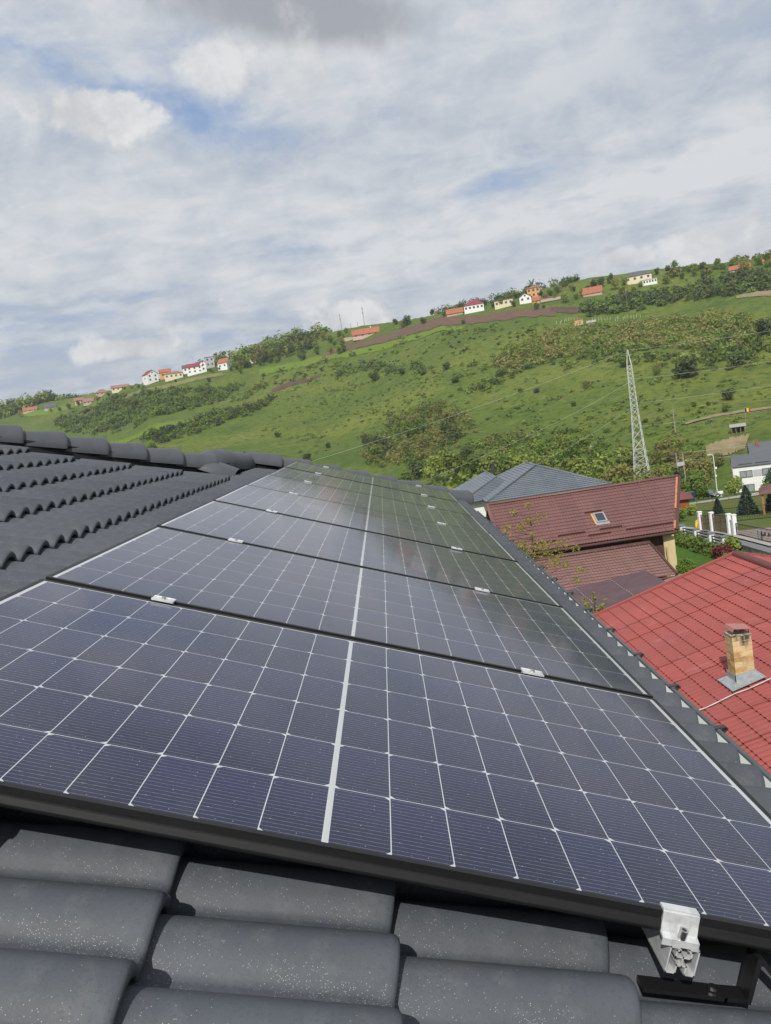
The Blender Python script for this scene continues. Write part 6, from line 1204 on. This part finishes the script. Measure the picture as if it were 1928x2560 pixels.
def person(x, y):
    t = empty('person', P3(x, y), (0, 0, R(20)), 'distant walker in dark top and grey trousers on the meadow', 'person')
    V = [(0, 0, .95), (0, 0, 1.15), (0, 0, 1.38), (0, 0, 1.52), (0, 0, 1.68), (.10, 0, .90), (.12, .06, .50), (.13, 0, .07), (.13, -.12, .04), (-.10, 0, .90), (-.12, -.10, .50), (-.13, .02, .07), (-.13, -.10, .04), (.20, 0, 1.36), (.26, .02, 1.10), (.25, -.10, .86), (-.20, 0, 1.36), (-.26, .02, 1.10), (-.25, -.12, .88)]
    E_ = [(0, 1), (1, 2), (2, 3), (3, 4), (0, 5), (5, 6), (6, 7), (7, 8), (0, 9), (9, 10), (10, 11), (11, 12), (2, 13), (13, 14), (14, 15), (2, 16), (16, 17), (17, 18)]
    rad = [.15, .14, .17, .065, .105, .09, .065, .05, .045, .09, .065, .05, .045, .07, .05, .04, .07, .05, .04]
    me = bpy.data.meshes.new('body'); me.from_pydata(V, E_, []); o = link('body', me, t); s = o.modifiers.new('skin', 'SKIN')
    for i, r_ in enumerate(rad): me.skin_vertices[0].data[i].radius = (r_, r_)
    me.skin_vertices[0].data[0].use_root = True; o.modifiers.new('sub', 'SUBSURF').levels = 1
    m = mat('walker_clothes', (.03, .035, .05), .85); me.materials.append(m); nt = m.node_tree; g = nt.nodes.new('ShaderNodeTexCoord'); sp = nt.nodes.new('ShaderNodeSeparateXYZ'); nt.links.new(g.outputs['Object'], sp.inputs[0])
    cr = nt.nodes.new('ShaderNodeValToRGB'); cr.color_ramp.interpolation = 'CONSTANT'; e = cr.color_ramp.elements; e[0].color = (.25, .26, .28, 1); e[1].position = .5; e[1].color = (.03, .035, .05, 1); n = e.new(.86); n.color = (.42, .25, .18, 1)
    dv = nt.nodes.new('ShaderNodeMath'); dv.operation = 'DIVIDE'; dv.inputs[1].default_value = 1.8; nt.links.new(sp.outputs[2], dv.inputs[0]); nt.links.new(dv.outputs[0], cr.inputs[0]); nt.links.new(cr.outputs[0], nt.nodes['Principled BSDF'].inputs['Base Color'])
person(89.7, 229.4)
# ------------------------------------------------------------------ garden planting on the right
HG = leafmat('leaf_hedge', (.095, .150, .030), (.155, .205, .045), .1); MAP = leafmat('leaf_maple', (.13, .026, .034), (.19, .05, .05), .1); TH = leafmat('leaf_thuja', (.105, .185, .026), (.16, .235, .04), .1); LIME = leafmat('leaf_lime', (.24, .28, .05), (.17, .23, .05), .1)
def plant(name, loc, lb, n, leaf, m, label, cat, seed, group=None, trunk=None, up=.4):
    t = empty(name, loc, label=label, cat=cat, group=group); link('crown', npmesh('crown', *crown_arrays(n, leaf, lb, seed, up), m), t)
    if trunk: MB().path(trunk[0], trunk[1], 6, trunk[2]).build('trunk', BARK, t)
    return t
q = np.random.RandomState(3); lb = []
for i in range(26): y = 66.0 - 14.5 * i / 25; lb.append((q.normal(0, .12) + 21.35 - 21.35, y - 59, q.uniform(.30, .45), .75, .7, q.uniform(.50, .64)))
for i in range(14): y = 66 - 14.5 * i / 13; lb.append((-.35, y - 59, .25, .6, .7, .45))
o = plant('garden_hedge', (21.62, 59, -12.6), lb, 5200, .13, HG, 'clipped leafy green hedge along the lane fence', 'hedge', 21)
plant('maple_bush', (21.3, 54.9, ground(21.3, 54.9)), [(0, 0, .55, .66, .66, .52), (.2, -.3, .45, .5, .5, .4), (-.2, .3, .4, .5, .5, .4)], 800, .09, MAP, 'dark red leafed bush at the end of the hedge', 'bush', 22, None, ([(0, 0, -.2), (0, 0, .5)], .06, .04))
plant('yellow_bush', (22.1, 55.4, ground(22, 55.4)), [(0, 0, .8, .6, .8, .6)], 420, .12, LIME, 'yellow green bush behind the dark red one', 'bush', 27)
plant('round_thuja', (16.58, 48.6, -12.35), [(0, 0, .85, .66, .66, .92), (0, 0, .9, .62, .62, .88)], 4200, .06, TH, 'dense round clipped green bush at the corner of the cream wall', 'bush', 23, None, None, .2)
yk = empty('spiky_plant', (17.0, 46.3, -12.25), label='spiky yellow green plant in front of the round bush', cat='plant'); mb = MB()
for i in range(38):
    a, e, L = q.uniform(0, 6.28), q.uniform(.45, 1.4), q.uniform(.7, 1.15); d = Vector((math.cos(a) * math.cos(e), math.sin(a) * math.cos(e), math.sin(e))); s = Vector((-math.sin(a), math.cos(a), 0)) * .045; p = d * L * .6; tip = d * L - Vector((0, 0, .12 * L))
    mb.add([-s, s, p + s, p - s, tip], [(0, 1, 2, 3), (3, 2, 4)])
mb.build('leaf_blades', LIME, yk)
def conifer(name, x, y, h, r, label, seed, blue=False, n=2600):
    q = np.random.RandomState(seed); t = empty(name, P3(x, y), label=label, cat='conifer', group='garden conifers'); Vs = []
    k = n; z = q.uniform(0, 1, k) ** 1.35; a = q.uniform(0, 6.28, k); rad = r * (1 - z) ** .85 * (.55 + .45 * np.abs(np.sin(a * 4.5 + z * 37))) * q.uniform(.35, 1.08, k) ** .5 + .03
    P = np.stack([rad * np.cos(a), rad * np.sin(a), .10 * h + z * h * .92 - rad * .30], 1); o = np.stack([np.cos(a), np.sin(a), np.full(k, -.15)], 1); s = np.stack([-np.sin(a), np.cos(a), q.normal(0, .5, k)], 1)
    L = (.10 + .10 * r * (1 - z))[:, None] * q.uniform(.6, 1.3, (k, 1)); W = L * .38; V = np.stack([P - o * L * .5, P + s * W, P + o * L + np.array([0, 0, .04]), P - s * W], 1).reshape(-1, 3)
    link('crown', npmesh('crown', V, np.arange(4 * k).reshape(-1, 4), leafmat('leaf_spruce', (.060, .098, .070), (.095, .140, .105), .1, .15) if blue else LEAF[4]), t); MB().tube((0, 0, -.2), (0, 0, h * .85), .07, 7, .02).build('trunk', BARK, t)
conifer('conifer', 34.0, 80.5, 2.85, 1.08, 'larger blue green conifer behind the second gate', 31, True, 3600)
conifer('conifer', 33.3, 86.0, 1.62, .66, 'smaller dark conifer between the gate posts', 32, True, 2000)
conifer('conifer', 37.2, 82.0, 2.9, .8, 'columnar conifer cut by the right edge', 33)
plant('spruce', (73.5, 158.5, ground(73.5, 158.5)), [(0, 0, 2.2, 2.6, 2.2, 2.4), (1.6, 0, 3.4, 1.7, 1.6, 2.0), (-1.6, 0, 1.6, 1.6, 1.5, 1.5), (2.6, 0, 1.9, 1.8, 1.6, 1.8), (.7, 0, 5.0, 1.0, 1.0, 1.6), (3.4, 0, 4.2, 1.0, 1.0, 1.6)], 2600, .26, LEAF[4], 'dark spruce group standing before the modern white house', 'conifer', 34, None, ([(0, 0, -.3), (0, 0, 4)], .15, .06))
plant('lime_shrub', (70.0, 152, ground(70, 152)), [(0, 0, 1.0, 3.0, 1.5, 1.0), (2.6, 0, 1.5, 2.0, 1.3, 1.0), (5.2, -1, 2.2, 2.2, 1.3, 1.2)], 1500, .22, LIME, 'yellow green shrubs between the gazebo and the white house', 'shrub', 35)
plant('garden_bush', (62.6, 153, ground(62.6, 153)), [(0, 0, 1.6, 1.7, 1.5, 1.4), (.5, 0, 2.4, 1.1, 1, 1.1)], 900, .22, LEAF[1], 'bright green bush left of the modern white house', 'bush', 36, None, ([(0, 0, -.2), (0, 0, 1.4)], .1, .05))
for i, (x, y, r_, k, l) in enumerate([(52, 160, 3.2, 0, 'full green tree behind the street lamp'), (47.5, 152, 3.0, 3, 'brownish green tree right of the brown roof ridge'), (45, 163, 3.8, 3, 'large brownish tree between pylon and parked car'), (56, 166, 3.0, 2, 'dark green tree left of the modern white house'), (61.5, 170, 2.6, 0, 'green tree touching the left wall of the modern white house'), (41.5, 150, 2.6, 0, 'green tree just above the corner of the brown ridge'), (31.2, 88, .9, 1, 'bright green bush beside the timber shed'), (27.8, 82, 1.0, 0, 'green bush below the timber shed, behind the farthest gate post'), (28.8, 85, .8, 1, 'low light bush between the shed and the gate'), (65, 175, 2.4, 3, 'thin brown tree behind the lamp post')]):
    cm, tm = TM[(k, i % 3)]; t = empty('tree' if r_ > 1.5 else 'bush', P3(x, y, -.1), (0, 0, i), l, 'tree' if r_ > 1.5 else 'bush'); t.scale = (r_, r_, r_ * (1.1 if r_ > 1.5 else .75)); link('crown', cm, t); link('trunk', tm, t)
for i, (x, y, r_, k) in enumerate([(19.5, 150, 4.2, 1), (26, 158, 4.4, 0), (13.5, 152, 4.4, 1), (8.5, 160, 4.2, 0), (5.5, 150, 4.0, 1), (22.5, 168, 4.2, 2), (15.5, 170, 4.4, 0), (30, 166, 3.6, 1), (34.5, 172, 3.6, 0), (39, 178, 3.2, 3), (10.5, 176, 4.2, 3), (3.5, 172, 3.6, 2), (44, 186, 3.2, 0), (49, 190, 3.0, 3)]):
    cm, tm = TM[(k, i % 3)]; t = empty('tree', P3(x, y, -.1), (0, 0, 1.7 * i), KN[k] + ' tree in the dense belt behind the grey hipped house', 'tree', 'tree belt behind the grey house'); t.scale = (r_, r_ * q.uniform(.9, 1.1), r_ * q.uniform(1.0, 1.25)); link('crown', cm, t); link('trunk', tm, t)
# slender young tree with sparse leaf tufts in front of the brown roof, and a leafy sprig behind the gutter
def sparse_tree(base, trunk, tufts, m, label, seed, leaf, cat='tree', name='young_tree'):
    q = np.random.RandomState(seed); b = Vector(base); t = empty(name, b, label=label, cat=cat); tr = MB(); Vs = []; T = [Vector(p) - b for p in trunk]; tr.path(T, .034, 7, .010)
    S = []
    for i in range(len(T) - 1): S += [T[i].lerp(T[i + 1], k / 6) for k in range(6)]
    for x, y, z, r_, n in tufts:
        p = Vector((x, y, z)) - b; low = [a for a in S if a.z < p.z - .12] or S[:1]; a = min(low, key=lambda a: (a - p).length + .4 * abs(p.z - a.z - .4)); mid = a.lerp(p, .5) + Vector((q.normal(0, .04), q.normal(0, .04), -.05)); tr.path([a, mid, p], .010, 5, .004)
        V, F = crown_arrays(n, leaf, [(p.x, p.y, p.z, r_, r_, r_ * .85), (p.x + q.normal(0, r_ * .6), p.y, p.z - r_ * .5, r_ * .6, r_ * .6, r_ * .6)], q.randint(1 << 30), .3); Vs.append(V)
    V = np.concatenate(Vs); link('crown', npmesh('crown', V, np.arange(len(V)).reshape(-1, 4), m), t); tr.build('trunk', BARK, t, True)
YG = leafmat('leaf_young', (.29, .30, .06), (.36, .33, .09), .1, .45)
q = np.random.RandomState(77)
tf = [(3.88, -2.98, .11, 26), (3.45, -3.13, .12, 30), (3.78, -3.38, .12, 30), (4.14, -3.35, .12, 30), (4.07, -3.52, .11, 26), (3.52, -3.47, .10, 20), (3.16, -3.53, .10, 22), (3.02, -3.65, .12, 30), (3.61, -3.68, .10, 20), (3.86, -3.84, .10, 20), (3.36, -3.80, .08, 14), (3.58, -4.21, .19, 60), (4.0, -4.1, .16, 46), (4.23, -4.19, .17, 52), (4.57, -4.24, .15, 44), (4.89, -4.2, .10, 24), (5.0, -4.37, .12, 30), (3.78, -4.42, .20, 66), (4.14, -4.42, .20, 66), (4.5, -4.53, .18, 56), (3.47, -4.13, .16, 46), (5.06, -5.03, .09, 20), (4.96, -5.32, .10, 24), (3.73, -4.83, .20, 60), (4.34, -4.68, .18, 56), (4.05, -5.0, .22, 70), (3.5, -4.6, .18, 50), (4.7, -4.85, .13, 30)]
sparse_tree((3.9, 24.0, ground(3.9, 24) - .1), [(3.9, 24, ground(3.9, 24) - .1), (3.86, 24, -7.2), (3.82, 24.02, -5.6), (3.84, 24, -4.4), (3.87, 24, -3.6), (3.88, 24, -3.05)], [(x, 24 + q.normal(0, .18), z, r_ * 1.1, int(n * 1.45)) for x, z, r_, n in tf], YG, 'slender young tree with sparse yellow green leaf tufts beside the gutter', 61, .038)
k_ = 23.7 / 21.5
tf = [(4.83, -5.22, .05, 12), (4.85, -5.40, .10, 34), (4.62, -5.49, .09, 24), (4.98, -5.57, .11, 34), (4.60, -5.38, .06, 12), (5.15, -5.47, .07, 14), (4.85, -5.70, .15, 60), (4.70, -5.67, .13, 44), (5.02, -5.75, .12, 36), (4.80, -5.9, .16, 60)]
sparse_tree((5.3, 23.7, ground(5.3, 23.7)), [(5.3, 23.7, ground(5.3, 23.7)), (5.32, 23.7, -7.4), (5.33, 23.7, -6.3), (5.33, 23.7, -5.75)], [(x * k_, 23.7 + q.normal(0, .08), z * k_, r_, n) for x, z, r_, n in tf], YG, 'leafy sprig topping up between the gutter and the red roof corner', 62, .040, name='leafy_sapling')

# ------------------------------------------------------------------ every tree gets the label that points to it
MARKS = [('the far left gabled house', -165, 635), ('the cream bungalow', -148, 633), ('the wine roofed house', -130, 634), ('the orange roofed cottage', -108, 630), ('the ruin', -91, 634), ('the two tall masts', -10, 655), ('the long orange roof', -1, 609), ('the wine red hipped house', 70, 544), ('the roofless cream house', 88, 534), ('the tall orange house', 107, 536), ('the wide orange roof', 138, 512), ('the grey hipped roof', 168, 516), ('the far right orange roof', 215, 478),
         ('the far left hamlet', -250, 750), ('the pale terrace house', -207, 694), ('the pylon', 55, 182), ('the H shaped pole', 65, 186), ('the modern white house', 72, 165), ('the grey hipped house', 14, 92), ('the brown roof', 14, 58), ('the gully', 14, 285), ('the panel row end', -4, 200), ('the ploughed field', 60, 525), ('the tan hut', 113, 454), ('the dirt path', 100, 245)]
ORD = ['first', 'second', 'third', 'fourth', 'fifth', 'sixth', 'seventh', 'eighth', 'ninth', 'tenth', 'eleventh', 'twelfth', 'thirteenth', 'fourteenth', 'fifteenth', 'sixteenth', 'seventeenth', 'eighteenth']
TREES_ALL = [o for o in bpy.data.objects if o.parent is None and o.name.split('.')[0] in ('tree', 'bush') and o.get('group')]
byl = {}
for o in TREES_ALL:
    if o['label'] in SPECIAL.values() or o['label'].startswith('large reddish'): continue
    x, y = o.location.x, o.location.y; a, d = math.atan2(x, y), math.hypot(x, y)
    nm_, mx_, my_ = min(MARKS, key=lambda m: math.hypot(x - m[1], y - m[2])); am, dm = math.atan2(mx_, my_), math.hypot(mx_, my_); da = (a - am) * d; dd = d - dm
    rel = ('right of' if da > 0 else 'left of') if abs(da) > abs(dd) * .6 else ('behind' if dd > 0 else 'below')
    colr = next((KN[k] for k in (1, 2, 3, 5, 0) if o['label'].startswith(KN[k])), 'green'); sz = 'small' if o.scale.x < 1.9 else ('tall' if o.scale.x > 3.2 else 'middling')
    byl.setdefault(f"{sz} {colr} {o['category']} {rel} {nm_}", []).append((a, o))
for k, L in byl.items():
    L.sort(key=lambda t: t[0])
    for i, (a, o) in enumerate(L): o['label'] = k if len(L) == 1 else f'{k}, {ORD[min(i, 17)]} from left'

# ------------------------------------------------------------------ thin spring haze over the valley
hz = MB().box((0, 0, 35), (4400, 4400, 260)).mesh('haze', None); m = bpy.data.materials.new('valley_haze'); m.use_nodes = True; t = m.node_tree; t.nodes.clear()
pv = t.nodes.new('ShaderNodeVolumePrincipled'); pv.inputs['Color'].default_value = (.80, .86, .95, 1); pv.inputs['Density'].default_value = .00013; ou = t.nodes.new('ShaderNodeOutputMaterial'); t.links.new(pv.outputs[0], ou.inputs['Volume'])
hz.materials.append(m); tag(link('haze', hz), 'thin pale haze over the valley', None, None, 'stuff')
